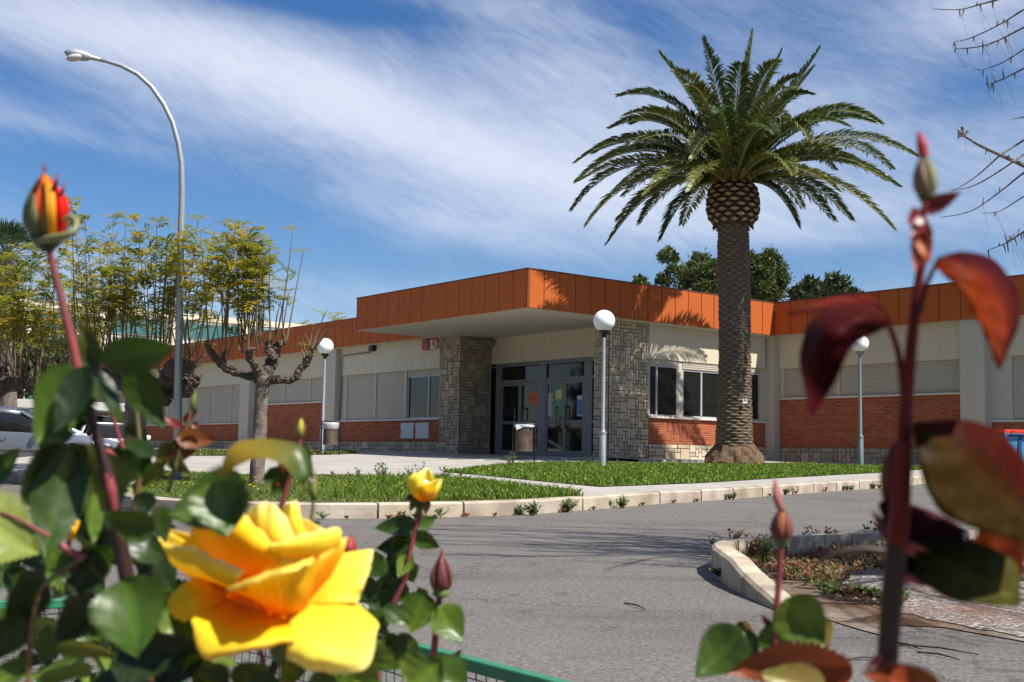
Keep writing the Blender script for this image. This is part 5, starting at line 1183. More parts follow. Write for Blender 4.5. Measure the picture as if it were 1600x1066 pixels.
def petal(flower, grid, D, sc=1.0, c_base=(.95, .30, .010), c_mid=(1.0, .56, .012), c_rim=(1.0, .66, .05), pink=0., ox=0., oy=0., nu=36, nv=26, wob=1.0, solid=.0005):
    G = [[Vector(P(x+ox, y+oy, D-z*.001*sc)) for x, y, z in r] for r in grid]; S = catgrid(G, nu, nv); mb = MB(); vs = []; fs = []; cs = []; ph = random.uniform(0, 6)
    for i, r in enumerate(S):
        for j, p in enumerate(r):
            v = i/nv; p = p+Vector((.2*math.sin(j*.5+ph), 1, .5*math.sin(j*.4+ph*1.7)))*wob*.0012*(math.sin(j*.40+ph)+.4*math.sin(j*.75+ph*2))*v**3*sc; vs.append(p)
    for i in range(nv):
        for j in range(nu):
            fs.append((i*(nu+1)+j, i*(nu+1)+j+1, (i+1)*(nu+1)+j+1, (i+1)*(nu+1)+j)); v = (i+.5)/nv
            c = tuple(a+(b-a)*min(1, v/.55) for a, b in zip(c_base, c_mid)) if v < .55 else tuple(a+(b-a)*((v-.55)/.45)**2 for a, b in zip(c_mid, c_rim))
            if pink and v > .80: q = pink*((v-.80)/.20)**1.5*(.6+.4*math.sin(j*1.3+ph)); c = tuple(a*(1-q)+b*q for a, b in zip(c, (.95, .16, .07)))
            k = 1+(.05*math.sin(j*1.9+ph)+.03*math.sin(j*4.3+ph*2))*(.4+.6*v); cs.append(tuple(x*k for x in c))
    mb.v.extend([tuple(p) for p in vs]); mb.f.extend(fs); mb.c.extend(cs)
    return mb.build('petal', M_petal, flower, smooth=True, world=True, solid=solid)
def anchor_part(bush, name, m, pt, r, label=None):      # a small solid heart that carries petals or sepals as sub-parts
    mb = MB(); mb.lathe([(.001, -r), (r*.7, -r*.7), (r, 0), (r*.7, r*.7), (.001, r)], pt, 14); o = mb.build(name, m, bush, world=True, smooth=True)
    if label: o['label'] = label
    return o
def bud(bush, base, tip, w, D, core=(.85, .45, .02), sep=(.10, .14, .03), nsep=4, open_=.0, calyx=(.07, .11, .03), tipc=None, label=None, curl=None, twist=.5, hipk=.45):
    """closed bud from px base to px tip, w = widest px"""
    a, b = Vector(P(*base, D)), Vector(P(*tip, D)); ax = b-a; L_ = ax.length; t = ax.normalized(); R = w/2/FPX*D
    prof = [(.30, 0), (.52, .06), (.80, .16), (.97, .28), (1, .38), (.93, .52), (.76, .66), (.52, .80), (.28, .92), (.05, 1.0)]
    mb = MB(); n = 20; s = t.cross(Vector((0, 1, 0))).normalized(); u = s.cross(t); vs = []; fs = []; cs = []
    for r, h in prof:
        for k in range(n):
            an = 2*math.pi*k/n+h*twist; rr_ = R*r*.93*(1+.07*math.sin(an*3)); vs.append(a+t*L_*h+(s*math.cos(an)+u*math.sin(an))*rr_)
    for i in range(len(prof)-1):
        for k in range(n):
            fs.append((i*n+k, i*n+(k+1) % n, (i+1)*n+(k+1) % n, (i+1)*n+k)); tc_ = tipc or core; q = .5+.5*math.sin(2*math.pi*k/n*2+1); cs.append(tuple(x*(1-q)+y*q for x, y in zip(core, tc_)))
    mb.v.extend([tuple(p) for p in vs]); mb.f.extend(fs); mb.c.extend(cs); o = mb.build('bud', M_sepal, bush, world=True, smooth=True)
    if label: o['label'] = label
    hp = MB(); hp.lathe([(R*.25, -L_*.12), (R*hipk*1.25, -L_*.02), (R*.72, L_*.05), (R*.80, L_*.12), (R*.3, L_*.14)], a, 16, tuple(t), col=calyx); hp.build('calyx', M_sepal, o, world=True, smooth=True)
    for q in range(nsep):
        an0 = 2*math.pi*q/nsep+.6; sp_ = MB(); ny, nx = 14, 4; vs = []; fs = []
        for j in range(ny+1):
            v = j/ny; h = .04+v*(1.0+.12*(q % 2)); pr = np.interp(min(h, 1), [p[1] for p in prof], [p[0] for p in prof]); half = (2*math.pi/nsep*.56)*(1-v)**.75*(1 if v < .98 else .0)
            for i in range(nx+1):
                an = an0+h*twist+half*(i/nx-.5)*2; rr_ = R*(pr*1.03+.03+open_*v*v*1.2)
                vs.append(a+t*L_*h+(s*math.cos(an)+u*math.sin(an))*rr_)
        for j in range(ny):
            for i in range(nx): fs.append((j*(nx+1)+i, j*(nx+1)+i+1, (j+1)*(nx+1)+i+1, (j+1)*(nx+1)+i))
        k = random.uniform(.8, 1.25); c = sep[q % len(sep)] if isinstance(sep, list) else sep
        sp_.add(vs, fs, tuple(x*k for x in c)); sp_.build('sepal', M_sepal, o, world=True, smooth=True, solid=.0005)
    return o
def ground_stem(bush, x, y, D, r=.004, m=None, gx=None):
    """woody cane from a pixel below the frame down to the soil"""
    a = Vector(P(x, y, D)); b = Vector((a.x*.9+(gx or 0), a.y+.05, -.86)); mb = MB(); q, r2 = smooth_pts([a, a.lerp(b, .4)+Vector((.01, .02, 0)), b], [r, r*1.3, r*1.6]); mb.tube(q, r2, 8); mb.build('cane', m or M_stemd, bush, world=True, smooth=True)
def bush_root(D, x, label, cat='rose bush'):
    p = P(x, 1066, D); return empty('rose_bush', (p[0]*.9, p[1]+.05, -.84), 0, label, cat, 'rose bushes in front of the camera')

# ---- left bush: tall bud and big shaded leaves
B1 = bush_root(.5, 190, 'leftmost rose bush, one tall red and yellow bud above big dark green leaves')
stem(B1, [(75, 385), (84, 420), (99, 480), (114, 540), (121, 575), (138, 640)], [10, 11, 13, 14, 15, 15], .5, M_stemr)
stem(B1, [(137, 636), (150, 680), (165, 730), (178, 790), (190, 860), (205, 940), (215, 1010), (222, 1090)], [15, 17, 19, 22, 24, 24, 25, 25], .5, M_stemd, thorns=3)
stem(B1, [(168, 740), (173, 765), (179, 800)], [12, 18, 8], .492, M_stemr)
ground_stem(B1, 222, 1088, .5, .0038)
bd = bud(B1, (74, 380), (70, 272), 66, .5, core=(.75, .02, .012), tipc=(.95, .42, .02), sep=[(.13, .19, .045), (.14, .055, .03), (.17, .20, .05), (.10, .12, .035)], nsep=4, calyx=(.035, .05, .018), label='tall rose bud with red and yellow petals between green sepals', twist=.2)
mb = MB(); q, r = smooth_pts([P(60, 376, .495), P(85, 372, .485), (P(108, 366, .482)), P(119, 355, .484), P(118, 344, .486), P(108, 339, .487), P(99, 345, .487)], [.0015, .0018, .0015, .0014, .0014, .0013, .0008]); mb.tube(q, r, 6, col=(.24, .24, .10)); mb.build('curled_sepal', M_sepal, bd, world=True, smooth=True)
for (x0, y0, x1, y1) in ((52, 300, 70, 262), (84, 296, 90, 268), (92, 310, 101, 283)):
    mb = MB(); mb.tube([P(x0, y0, .49), P((x0+x1)/2+2, (y0+y1)/2, .488), P(x1, y1, .49)], [.0012, .0007, .0002], 5, col=(.2, .06, .05)); mb.build('sepal_tip', M_sepal, bd, world=True)
rp1 = petal(bd, [[(84, 372, 8), (94, 368, 8), (102, 362, 6)], [(84, 335, 12), (98, 330, 12), (108, 326, 7)], [(82, 300, 9), (93, 300, 10), (101, 305, 6)], [(74, 277, 3), (82, 282, 4), (90, 292, 3)]], .5, c_base=(.85, .03, .015), c_mid=(.9, .02, .012), c_rim=(.95, .05, .02), solid=.0004)
petal(bd, [[(78, 374, 9.5), (83, 373, 10), (88, 372, 10)], [(74, 335, 13), (81, 333, 13.4), (87, 331, 13)], [(73, 300, 10), (79, 299, 10.6), (84, 300, 10)], [(70, 278, 4), (73, 277, 4.4), (77, 280, 4)]], .5, c_base=(1, .45, .02), c_mid=(1, .55, .03), c_rim=(.95, .25, .03), solid=.0004)
for a in [ # bx,by,tx,ty,w,D,dz,tilt,bend,fold,col,col2
    (128, 575, 58, 694, 84, .50, -.02, .15, .10, .2, 'mid', 'dark'), (132, 572, 78, 668, 56, .49, -.02, -.7, .2, .3, 'deep', 'dark'),
    (150, 574, 128, 512, 54, .51, .0, .5, .05, .5, 'dark', 'olive'), (160, 566, 264, 548, 60, .49, -.02, -.25, .14, .22, 'mid', 'dark'), (140, 545, 64, 536, 24, .55, .03, .4, .1, .3, 'mid', 'light'),
    (158, 580, 201, 660, 34, .495, -.02, .9, .14, .4, 'deep', 'dark'), (205, 575, 254, 670, 56, .51, .0, -.4, .06, .25, 'dark', 'mid'),
    (105, 696, 36, 792, 72, .49, -.01, .5, .12, .3, 'deep', 'dark'), (108, 700, 72, 872, 84, .495, -.02, .1, .10, .2, 'dark', 'mid'), (112, 694, 168, 832, 80, .505, .0, -.2, .06, .15, 'deep', 'olive'),
    (170, 700, 190, 790, 50, .52, .01, .3, .05, .2, 'deep', 'dark'), (195, 700, 183, 780, 50, .53, 0, .3, .05, .2, 'dark', 'deep'),
    (-60, 800, 62, 862, 112, .47, .0, .3, .12, .2, 'pale', 'light'), (-30, 760, 30, 700, 40, .52, 0, .3, .1, .3, 'dark', 'mid'),
    (240, 832, 160, 806, 52, .49, -.01, .5, .15, .3, 'mid', 'dark'), (246, 790, 262, 850, 40, .5, 0, .7, .1, .3, 'deep', 'dark'),
    (384, 760, 256, 800, 98, .47, .0, -.55, .18, .25, 'mid', 'mid'), (340, 752, 352, 838, 84, .468, -.01, .05, .10, .12, 'mid', 'light'),
    (196, 905, 214, 1024, 104, .465, -.02, -.25, .12, .28, 'mid', 'mid'), (170, 930, 88, 1006, 86, .49, .0, .5, .1, .3, 'deep', 'deep'), (150, 860, 120, 930, 60, .51, .0, -.3, .1, .3, 'deep', 'dark'),
    (230, 930, 268, 1000, 60, .53, .02, .2, .1, .2, 'light', 'mid'), (60, 905, 20, 1000, 62, .50, 0, .3, .15, .3, 'dark', 'deep'), (70, 900, 12, 940, 44, .52, 0, -.2, .15, .3, 'mid', 'dark'),
    (40, 960, -20, 1040, 60, .5, 0, .4, .1, .3, 'deep', 'dark'), (130, 1020, 28, 1050, 30, .49, 0, -.9, .2, .4, 'light', 'mid'), (90, 1010, 180, 1036, 36, .48, 0, -.8, .2, .4, 'light', 'yel'),
    (60, 1062, 150, 1046, 30, .47, 0, -.7, .1, .3, 'light', 'mid'), (-10, 1070, 60, 1020, 40, .5, 0, .5, .1, .3, 'mid', 'light'),
    (180, 1040, 290, 1010, 70, .48, 0, .3, .1, .3, 'deep', 'deep'), (240, 1060, 330, 1000, 60, .5, 0, .3, .1, .3, 'deep', 'dark'), (300, 1040, 230, 990, 50, .52, .0, .4, .1, .3, 'deep', 'dark'),
    (150, 1060, 210, 1100, 60, .47, 0, .4, .1, .3, 'deep', 'deep'), (140, 900, 175, 850, 40, .52, 0, .2, .1, .2, 'dark', 'mid'), (100, 890, 70, 850, 34, .54, 0, .2, .1, .2, 'mid', 'light'),
    (215, 880, 240, 830, 60, .53, .01, .2, .1, .2, 'deep', 'dark'), (240, 870, 275, 925, 60, .54, .01, .5, .1, .2, 'deep', 'dark'), (255, 860, 218, 925, 60, .56, .01, -.2, .1, .2, 'deep', 'dark'),
    (146, 770, 150, 850, 50, .49, -.01, 1.1, .1, .3, 'light', 'mid'), (30, 868, 100, 880, 30, .56, 0, .2, .1, .2, 'dark', 'mid'), (66, 880, 100, 930, 30, .6, 0, .2, .1, .2, 'mid', 'light')]:
    bx, by, tx, ty, w_, D_, dz, ti, be_, fo_, c1, c2 = a; leaf(B1, bx, by, tx, ty, w_, D_, dz, tilt=ti, bend=be_, fold=fo_, col=c1, col2=c2)
stem(B1, [(76, 836), (95, 852), (118, 866), (132, 872)], [10, 10, 11, 13], .485, M_stemr); stem(B1, [(132, 868), (110, 885), (80, 905), (60, 930), (48, 1000), (44, 1080)], [9, 8, 8, 8, 9, 10], .50, M_stemg)
stem(B1, [(0, 800), (30, 812), (62, 830), (78, 838)], [4, 5, 6, 7], .475, M_stemr)
# small buds and young growth
bud(B1, (211, 628), (209, 596), 15, .58, core=(.95, .60, .03), tipc=(1, .7, .05), sep=[(.14, .20, .04)], nsep=3, open_=.1, label='slim yellow bud')
stem(B1, [(211, 628), (214, 650), (218, 690), (220, 730), (214, 770), (205, 830)], [7, 7, 7, 8, 9, 9], .58, M_stemg)
stem(B1, [(160, 610), (176, 650), (190, 695), (205, 720), (216, 740)], [5, 6, 7, 8, 9], .57, M_stemr)
bud(B1, (300, 640), (306, 612), 9, .60, core=(.3, .3, .06), sep=[(.18, .22, .05)], nsep=3, open_=.2, label='tiny green bud')
stem(B1, [(299, 640), (292, 665), (282, 700), (272, 735), (262, 770)], [5, 6, 6, 7, 7], .60, M_stemg)
bud(B1, (469, 684), (471, 654), 14, .62, core=(.65, .55, .06), sep=[(.25, .28, .05), (.2, .14, .04)], nsep=3, open_=.15, label='small pale green bud on a short stalk')
stem(B1, [(469, 684), (467, 700), (462, 725), (452, 750), (440, 790), (432, 840)], [6, 7, 7, 8, 9, 9], .62, M_stemr)
bud(B1, (490, 779), (492, 742), 14, .64, core=(.22, .25, .05), sep=[(.20, .24, .05)], nsep=3, open_=.0, label='small closed green bud')
stem(B1, [(490, 779), (488, 800), (483, 825), (470, 860)], [5, 5, 5, 6], .64, M_stemg)
for a in [(286, 660, 310, 640, 14, .60, 'red'), (284, 668, 254, 648, 14, .60, 'red'), (282, 690, 254, 720, 22, .60, 'maroon'), (275, 684, 338, 686, 30, .59, 'brown'), (300, 680, 285, 722, 26, .59, 'brown'), (270, 690, 240, 740, 26, .6, 'olive'), (250, 722, 215, 770, 36, .6, 'olive'),
          (262, 716, 296, 742, 24, .6, 'olive'), (222, 735, 190, 745, 18, .58, 'light'), (216, 690, 172, 706, 20, .57, 'yel'), (200, 760, 240, 775, 18, .58, 'light'), (225, 640, 232, 655, 8, .58, 'light'), (300, 662, 312, 668, 10, .6, 'red'),
          (462, 708, 492, 756, 30, .62, 'maroon'), (460, 716, 430, 760, 30, .62, 'rust'), (450, 740, 420, 776, 26, .62, 'mid'), (440, 735, 408, 752, 22, .62, 'dark'), (478, 700, 470, 745, 22, .62, 'mid'), (468, 690, 482, 712, 10, .62, 'light'), (480, 830, 500, 815, 20, .63, 'mid'), (470, 840, 505, 842, 20, .62, 'dark')]:
    bx, by, tx, ty, w_, D_, c1 = a; leaf(B1, bx, by, tx, ty, w_, D_, 0, tilt=random.uniform(-.5, .5), bend=.15, fold=.35, col=c1, col2='light' if c1 in ('olive',) else None, ny=18, nx=6)
# the arching yellow-green leaf
mb = MB(); G = [[(344, 746, 0), (342, 744, 0), (341, 742, 0)], [(372, 728, 4), (358, 708, 0), (362, 696, -4)], [(404, 716, 6), (400, 700, 0), (404, 686, -6)], [(440, 726, 6), (446, 706, 0), (450, 690, -6)], [(462, 750, 4), (474, 735, 0), (478, 702, -4)], [(474, 756, 0), (484, 748, 0), (490, 738, 0)]]
S = catgrid([[Vector(P(x, y, .46-z*.001)) for x, y, z in r] for r in G], 8, 24); vs = [p for r in S for p in r]; fs = [(i*9+j, i*9+j+1, (i+1)*9+j+1, (i+1)*9+j) for i in range(24) for j in range(8)]
mb.v = [tuple(p) for p in vs]; mb.f = fs; mb.c = [tuple(a+(b-a)*min(1, max(0, (i-5)/14)) for a, b in zip((.24, .155, .010), (.045, .09, .010))) for i in range(24) for j in range(8)]
mb.build('leaf', M_leaf, B1, world=True, smooth=True)['label'] = 'arching leaf, orange yellow at one end and green at the other'
fo_ = MB(); lr = random.Random(11)
for k in range(120):
    if k < 84: x0, y0 = lr.uniform(-20, 340), lr.uniform(880, 1090)
    else: x0, y0 = lr.uniform(60, 230), lr.uniform(640, 880)
    an = lr.uniform(0, 6.28); L_ = lr.uniform(40, 78); D_ = lr.uniform(.54, .85) if k < 84 else lr.uniform(.53, .62); L_ *= .6/D_
    q = leaf_mesh(P(x0, y0, D_), P(x0+math.cos(an)*L_, y0+math.sin(an)*L_*.8, D_+lr.uniform(-.02, .02)), L_*.62/FPX*D_, tilt=lr.uniform(-.9, .9), bend=.12, fold=.28, col=lr.choice(['dark', 'deep', 'mid', 'dark', 'mid', 'light']), ny=16, nx=4)
    o_ = len(fo_.v); fo_.v += q.v; fo_.f += [tuple(i+o_ for i in f) for f in q.f]; fo_.c += q.c
fo_.build('foliage', M_leaf, B1, world=True, smooth=True)
# half-open little yellow flower among the leaves
h_ = anchor_part(B1, 'flower', M_petal, P(108, 832, .56), .003, 'small half-open yellow flower with pale side')
for g_, cm_ in (([[(100, 842, 0), (108, 844, 2), (116, 842, 0)], [(92, 828, 2), (104, 830, 7), (116, 832, 4)], [(92, 814, 0), (102, 808, 5), (112, 812, 2)]], (.9, .85, .6)), ([[(104, 843, 0), (112, 844, 3), (120, 841, 0)], [(104, 830, 5), (114, 832, 8), (126, 828, 2)], [(106, 812, 3), (116, 814, 6), (128, 822, 1)]], (1, .62, .02)), ([[(100, 840, -4), (110, 840, -4), (120, 838, -4)], [(96, 820, -5), (110, 815, -6), (124, 820, -5)], [(98, 808, -6), (110, 802, -6), (124, 812, -6)]], (1, .60, .02))):
    petal(h_, g_, .56, c_base=cm_, c_mid=cm_, c_rim=cm_, nu=10, nv=10)
stem(B1, [(108, 845), (104, 870), (98, 900)], [8, 7, 7], .56, M_stemg)
for x, y in ((195, 1054), (236, 1056)): q = bud(B1, (x, y+10), (x, y-8), 14, .6, core=(.8, .12, .01), tipc=(.9, .3, .02), sep=[(.3, .1, .02)], nsep=3, open_=.3); stem(B1, [(x, y+10), (x+4, y+40)], [5, 6], .6, M_stemg)

# ---- the big yellow rose
B2 = bush_root(.5, 430, 'rose bush carrying the large open yellow rose with orange-pink petal edges')
fl_ = anchor_part(B2, 'flower', M_petal, P(440, 900, .505), .008, 'large open yellow rose, its outer petals edged orange and pink')
YB = dict(c_base=(.96, .34, .004), c_mid=(1.0, .74, .02), c_rim=(1.0, .86, .20))
YY = dict(c_base=(.98, .60, .01), c_mid=(1.0, .86, .07), c_rim=(1.0, .93, .38))
PET = [
 ([[(336, 903, 0), (350, 914, 2), (362, 925, 3)], [(306, 904, 10), (320, 926, 14), (338, 946, 12)], [(284, 914, 18), (296, 938, 22), (312, 960, 20)], [(264, 936, 18), (270, 954, 20), (290, 970, 18)], [(266, 948, 14), (273, 962, 16), (290, 972, 15)]], dict(YB, pink=.4)),
 ([[(330, 922, 2), (370, 944, 4), (420, 955, 6), (462, 962, 4)], [(329, 945, 10), (376, 970, 15), (428, 970, 17), (463, 974, 13)], [(316, 956, 20), (364, 988, 25), (424, 983, 26), (463, 984, 20)], [(300, 968, 26), (344, 1004, 33), (402, 1000, 36), (461, 994, 27)], [(298, 974, 27), (320, 1022, 34), (388, 1013, 39), (460, 1002, 29)], [(302, 978, 24), (322, 1029, 30), (388, 1018, 35), (460, 1005, 26)]], dict(YB, pink=.9)),
 ([[(450, 925, 0), (480, 930, -2), (520, 930, -6), (556, 940, -10)], [(452, 958, 12), (490, 955, 10), (530, 946, 5), (566, 950, -2)], [(452, 990, 24), (498, 996, 26), (546, 990, 18), (584, 966, 5)], [(448, 1016, 28), (504, 1030, 32), (560, 1022, 24), (592, 976, 8)], [(448, 1030, 24), (510, 1052, 28), (574, 1042, 22), (590, 984, 8)]], dict(YY)),
 ([[(470, 870, -4), (478, 895, -3), (478, 920, 0), (470, 945, 4)], [(505, 870, -8), (512, 895, -4), (512, 920, 1), (508, 943, 6)], [(542, 864, -12), (548, 885, -7), (545, 912, -1), (538, 942, 4)], [(572, 860, -15), (572, 882, -9), (564, 912, -2), (552, 943, 2)], [(583, 860, -17), (579, 885, -10), (570, 912, -4), (558, 943, 0)]], dict(YY)),
 ([[(375, 925, 4), (425, 958, 10), (455, 962, 12), (478, 955, 6)], [(362, 922, 14), (418, 935, 24), (462, 936, 26), (486, 925, 14)], [(354, 920, 22), (412, 908, 32), (460, 900, 34), (491, 890, 20)], [(352, 920, 28), (408, 898, 39), (456, 884, 41), (491, 871, 26)], [(356, 926, 31), (410, 906, 44), (456, 893, 46), (489, 881, 30)]], dict(YB)),
 ([[(300, 905, -4), (330, 912, 0), (352, 918, 4), (378, 925, 8)], [(268, 880, 4), (302, 892, 10), (335, 905, 15), (368, 916, 20)], [(259, 858, 8), (298, 868, 18), (335, 886, 24), (372, 905, 28)], [(264, 851, 6), (304, 856, 16), (338, 872, 23), (384, 892, 27)]], dict(YY, pink=.35)),
 ([[(350, 910, -2), (380, 908, 3), (408, 900, 6), (440, 890, 8)], [(325, 875, -6), (362, 872, 8), (400, 878, 14), (436, 884, 14)], [(305, 845, -8), (344, 836, 8), (386, 850, 16), (434, 876, 17)], [(298, 826, -10), (335, 812, 4), (382, 828, 14), (438, 872, 18)], [(304, 826, -13), (350, 804, -1), (390, 820, 10), (440, 868, 16)], [(330, 812, -15), (369, 797, -4), (400, 822, 6), (440, 864, 14)]], dict(YB)),
 ([[(395, 880, -2), (420, 880, 2), (442, 876, 4), (464, 866, 2)], [(385, 845, -6), (414, 848, 4), (440, 856, 8), (464, 850, 6)], [(385, 812, -10), (410, 816, 0), (436, 832, 6), (463, 846, 6)], [(389, 796, -13), (411, 786, -6), (438, 796, -2), (462, 842, 5)]], dict(YY)),
 ([[(446, 856, -4), (460, 856, 0), (475, 854, 0), (490, 854, -4)], [(441, 822, -8), (454, 820, -1), (468, 822, -1), (481, 834, -6)], [(443, 800, -12), (454, 798, -5), (466, 801, -4), (474, 828, -6)], [(445, 789, -14), (455, 786, -9), (466, 788, -7), (473, 828, -5)]], dict(YY)),
 ([[(426, 884, 8), (460, 884, 10), (498, 874, 6), (526, 866, 0)], [(422, 866, 16), (460, 864, 18), (500, 856, 12), (531, 848, 2)], [(420, 855, 18), (456, 848, 20), (496, 838, 14), (533, 832, 2)], [(424, 850, 14), (455, 841, 14), (495, 829, 8), (531, 824, -4)]], dict(YY)),
 ([[(468, 945, 8), (478, 940, 8), (488, 930, 4), (500, 920, 0)], [(476, 910, 12), (491, 904, 12), (506, 896, 5), (522, 890, -2)], [(488, 884, 12), (505, 874, 10), (521, 866, 4), (537, 862, -4)], [(494, 874, 8), (509, 858, 6), (527, 844, 0), (544, 840, -8)]], dict(YB, c_mid=(1.0, .54, .008))),
 ([[(330, 915, -10), (350, 905, -12), (365, 895, -12)], [(290, 890, -12), (318, 878, -14), (340, 868, -14)], [(262, 868, -12), (280, 848, -14), (300, 836, -14)], [(250, 845, -10), (249, 827, -12), (262, 826, -14)]], dict(YB)),
 ([[(360, 930, -6), (420, 925, -8), (480, 925, -10), (520, 925, -10)], [(340, 880, -12), (410, 880, -14), (480, 880, -14), (540, 890, -12)], [(350, 850, -14), (410, 845, -16), (480, 845, -16), (538, 868, -14)], [(372, 815, -16), (420, 800, -18), (480, 812, -18), (535, 842, -16)]], dict(YB)),
 ([[(476, 950, 0), (500, 950, -2), (530, 948, -4)], [(470, 962, 8), (505, 962, 6), (545, 955, 2)], [(468, 972, 12), (508, 974, 10), (552, 962, 2)]], dict(YB)),
 ([[(405, 905, 4), (430, 905, 8), (455, 902, 8), (480, 895, 4)], [(402, 885, 10), (430, 886, 15), (458, 882, 15), (486, 874, 10)], [(405, 868, 10), (432, 868, 14), (460, 866, 14), (486, 858, 10)]], dict(YY)),
 ([[(330, 880, -9), (370, 880, -9), (420, 885, -9), (480, 895, -9)], [(325, 925, -6), (370, 938, -6), (420, 950, -6), (480, 955, -6)], [(330, 960, 0), (370, 975, 0), (420, 980, 0), (480, 978, 0)]], dict(YB, c_mid=(.95, .34, .006), c_rim=(.98, .40, .008))),
 ([[(336, 918, -8), (366, 938, -8), (410, 950, -8), (456, 956, -8)], [(318, 905, 0), (350, 932, 2), (400, 948, 4), (456, 956, 2)], [(302, 908, 6), (338, 945, 8), (395, 965, 9), (456, 968, 7)]], dict(YB, c_mid=(.95, .32, .008), c_rim=(.98, .36, .008)))]
for g_, k_ in PET: petal(fl_, g_, .5, **k_)
hp = MB(); hp.lathe([(.002, -.014), (.0055, -.010), (.007, -.002), (.004, .002)], P(445, 985, .507), 14, (0, .2, 1), col=(.10, .16, .04)); hp.build('calyx', M_sepal, fl_, world=True, smooth=True)
stem(B2, [(448, 990), (440, 1020), (425, 1050), (410, 1100)], [13, 14, 15, 16], .52, M_stemd)
stem(B2, [(402, 1000), (412, 1040), (418, 1090)], [9, 9, 9], .53, M_stemr); ground_stem(B2, 412, 1098, .52)
bud(B2, (545, 868), (549, 838), 20, .56, core=(.55, .04, .03), sep=[(.30, .05, .05)], nsep=3, label='red bud tip behind the yellow rose')
stem(B2, [(545, 868), (548, 900), (546, 950), (530, 1010), (520, 1080)], [8, 9, 9, 10, 10], .56, M_stemr)
for a in [(330, 1030, 262, 960, 46, .52, 'mid', 'light', .2), (320, 1020, 290, 1066, 40, .5, 'light', 'mid', .5), (360, 1060, 420, 1040, 34, .5, 'mid', 'light', .3), (350, 1080, 300, 1040, 60, .5, 'mid', 'dark', -.3), (470, 1060, 440, 1030, 50, .5, 'mid', 'light', -.2), (500, 1070, 560, 1040, 60, .52, 'mid', 'mid', .2), (590, 1070, 530, 1050, 50, .52, 'light', 'mid', .3), (380, 1075, 440, 1062, 40, .48, 'dark', 'mid', .3), (280, 985, 245, 940, 40, .54, 'light', 'mid', 0), (560, 960, 610, 990, 36, .58, 'mid', 'dark', .3), (590, 1000, 570, 1060, 60, .55, 'mid', 'light', .1), (600, 950, 640, 975, 28, .58, 'dark', 'mid', .4), (530, 1070, 470, 1085, 60, .48, 'mid', 'light', .2), (640, 1075, 690, 1030, 80, .46, 'light', 'mid', .1), (725, 1072, 655, 1032, 66, .465, 'mid', 'mid', -.3), (560, 1075, 600, 1100, 50, .5, 'mid', 'mid', 0), (300, 1000, 330, 1050, 36, .55, 'light', 'yel', .3)]:
    bx, by, tx, ty, w_, D_, c1, c2, ti = a; leaf(B2, bx, by, tx, ty, w_, D_, 0, tilt=ti, bend=.12, fold=.28, col=c1, col2=c2)

# ---- middle shoots: small yellow flower and plump red-brown bud
B3 = bush_root(.8, 600, 'slender rose shoot with small opening yellow flower, right of the big rose')
h_ = anchor_part(B3, 'flower', M_petal, P(662, 764, .8), .006, 'small opening yellow rose with pointed petals')
for g_, k_ in [([[(650, 782, 0), (660, 784, 3), (672, 782, 0)], [(640, 768, 4), (652, 768, 9), (664, 768, 8)], [(637, 750, 4), (650, 746, 9), (662, 750, 8)], [(642, 742, 0), (655, 736, 4), (668, 731, 2)]], YY), ([[(655, 783, 4), (664, 784, 8), (676, 782, 4)], [(650, 772, 12), (664, 772, 15), (680, 770, 8)], [(650, 764, 14), (664, 760, 17), (682, 756, 10)], [(655, 758, 14), (670, 752, 16), (692, 748, 8)]], YB),
               ([[(652, 780, -4), (664, 780, -5), (676, 780, -4)], [(645, 760, -6), (662, 758, -8), (680, 760, -6)], [(648, 745, -6), (664, 740, -8), (678, 748, -6)], [(660, 735, -5), (670, 732, -6), (676, 744, -5)]], YY), ([[(668, 783, 0), (674, 782, 0), (680, 778, -2)], [(670, 768, 5), (680, 768, 4), (688, 762, -2)], [(674, 755, 4), (684, 752, 3), (691, 749, -3)]], YY)]:
    petal(h_, g_, .8, nu=14, nv=14, **k_)
for (x0, y0, x1, y1, w_) in ((650, 778, 640, 800, 12), (668, 780, 664, 806, 12), (657, 782, 652, 812, 10), (645, 774, 634, 782, 9)): leaf(B3, x0, y0, x1, y1, w_, .795, 0, col='deep', col2='olive', ny=12, nx=4, fold=.3)
stem(B3, [(657, 784), (655, 806), (648, 832), (640, 865), (632, 905), (614, 945), (600, 985), (592, 1040), (590, 1090)], [9, 9, 8, 8, 9, 9, 9, 9, 9], .8, M_stemr); ground_stem(B3, 590, 1088, .8, .003)
for a in [(650, 818, 585, 826, 24, 'dark'), (645, 826, 684, 808, 20, 'mid'), (640, 838, 612, 864, 26, 'mid'), (645, 836, 686, 856, 22, 'mid'), (636, 862, 590, 900, 34, 'dark'), (640, 866, 622, 902, 20, 'light'), (634, 880, 648, 912, 24, 'mid'), (632, 892, 588, 886, 26, 'dark'), (628, 905, 572, 925, 26, 'dark'), (630, 905, 606, 946, 30, 'mid'), (620, 930, 580, 950, 24, 'dark'), (612, 945, 560, 940, 30, 'dark'), (608, 960, 566, 985, 32, 'dark'), (612, 950, 652, 972, 16, 'deep'), (604, 975, 560, 1005, 34, 'mid'), (600, 990, 620, 1022, 24, 'dark'), (640, 850, 586, 856, 26, 'deep'), (600, 870, 566, 900, 34, 'dark'), (585, 905, 556, 940, 36, 'dark'), (600, 1030, 560, 1020, 30, 'mid'), (640, 842, 620, 826, 14, 'dark'), (596, 1020, 640, 1045, 30, 'mid')]:
    bx, by, tx, ty, w_, c1 = a; leaf(B3, bx, by, tx, ty, w_*1.25, .8, random.uniform(-.01, .01), tilt=random.uniform(-.6, .6), bend=.12, fold=.28, col=c1, col2='mid', ny=20, nx=6)
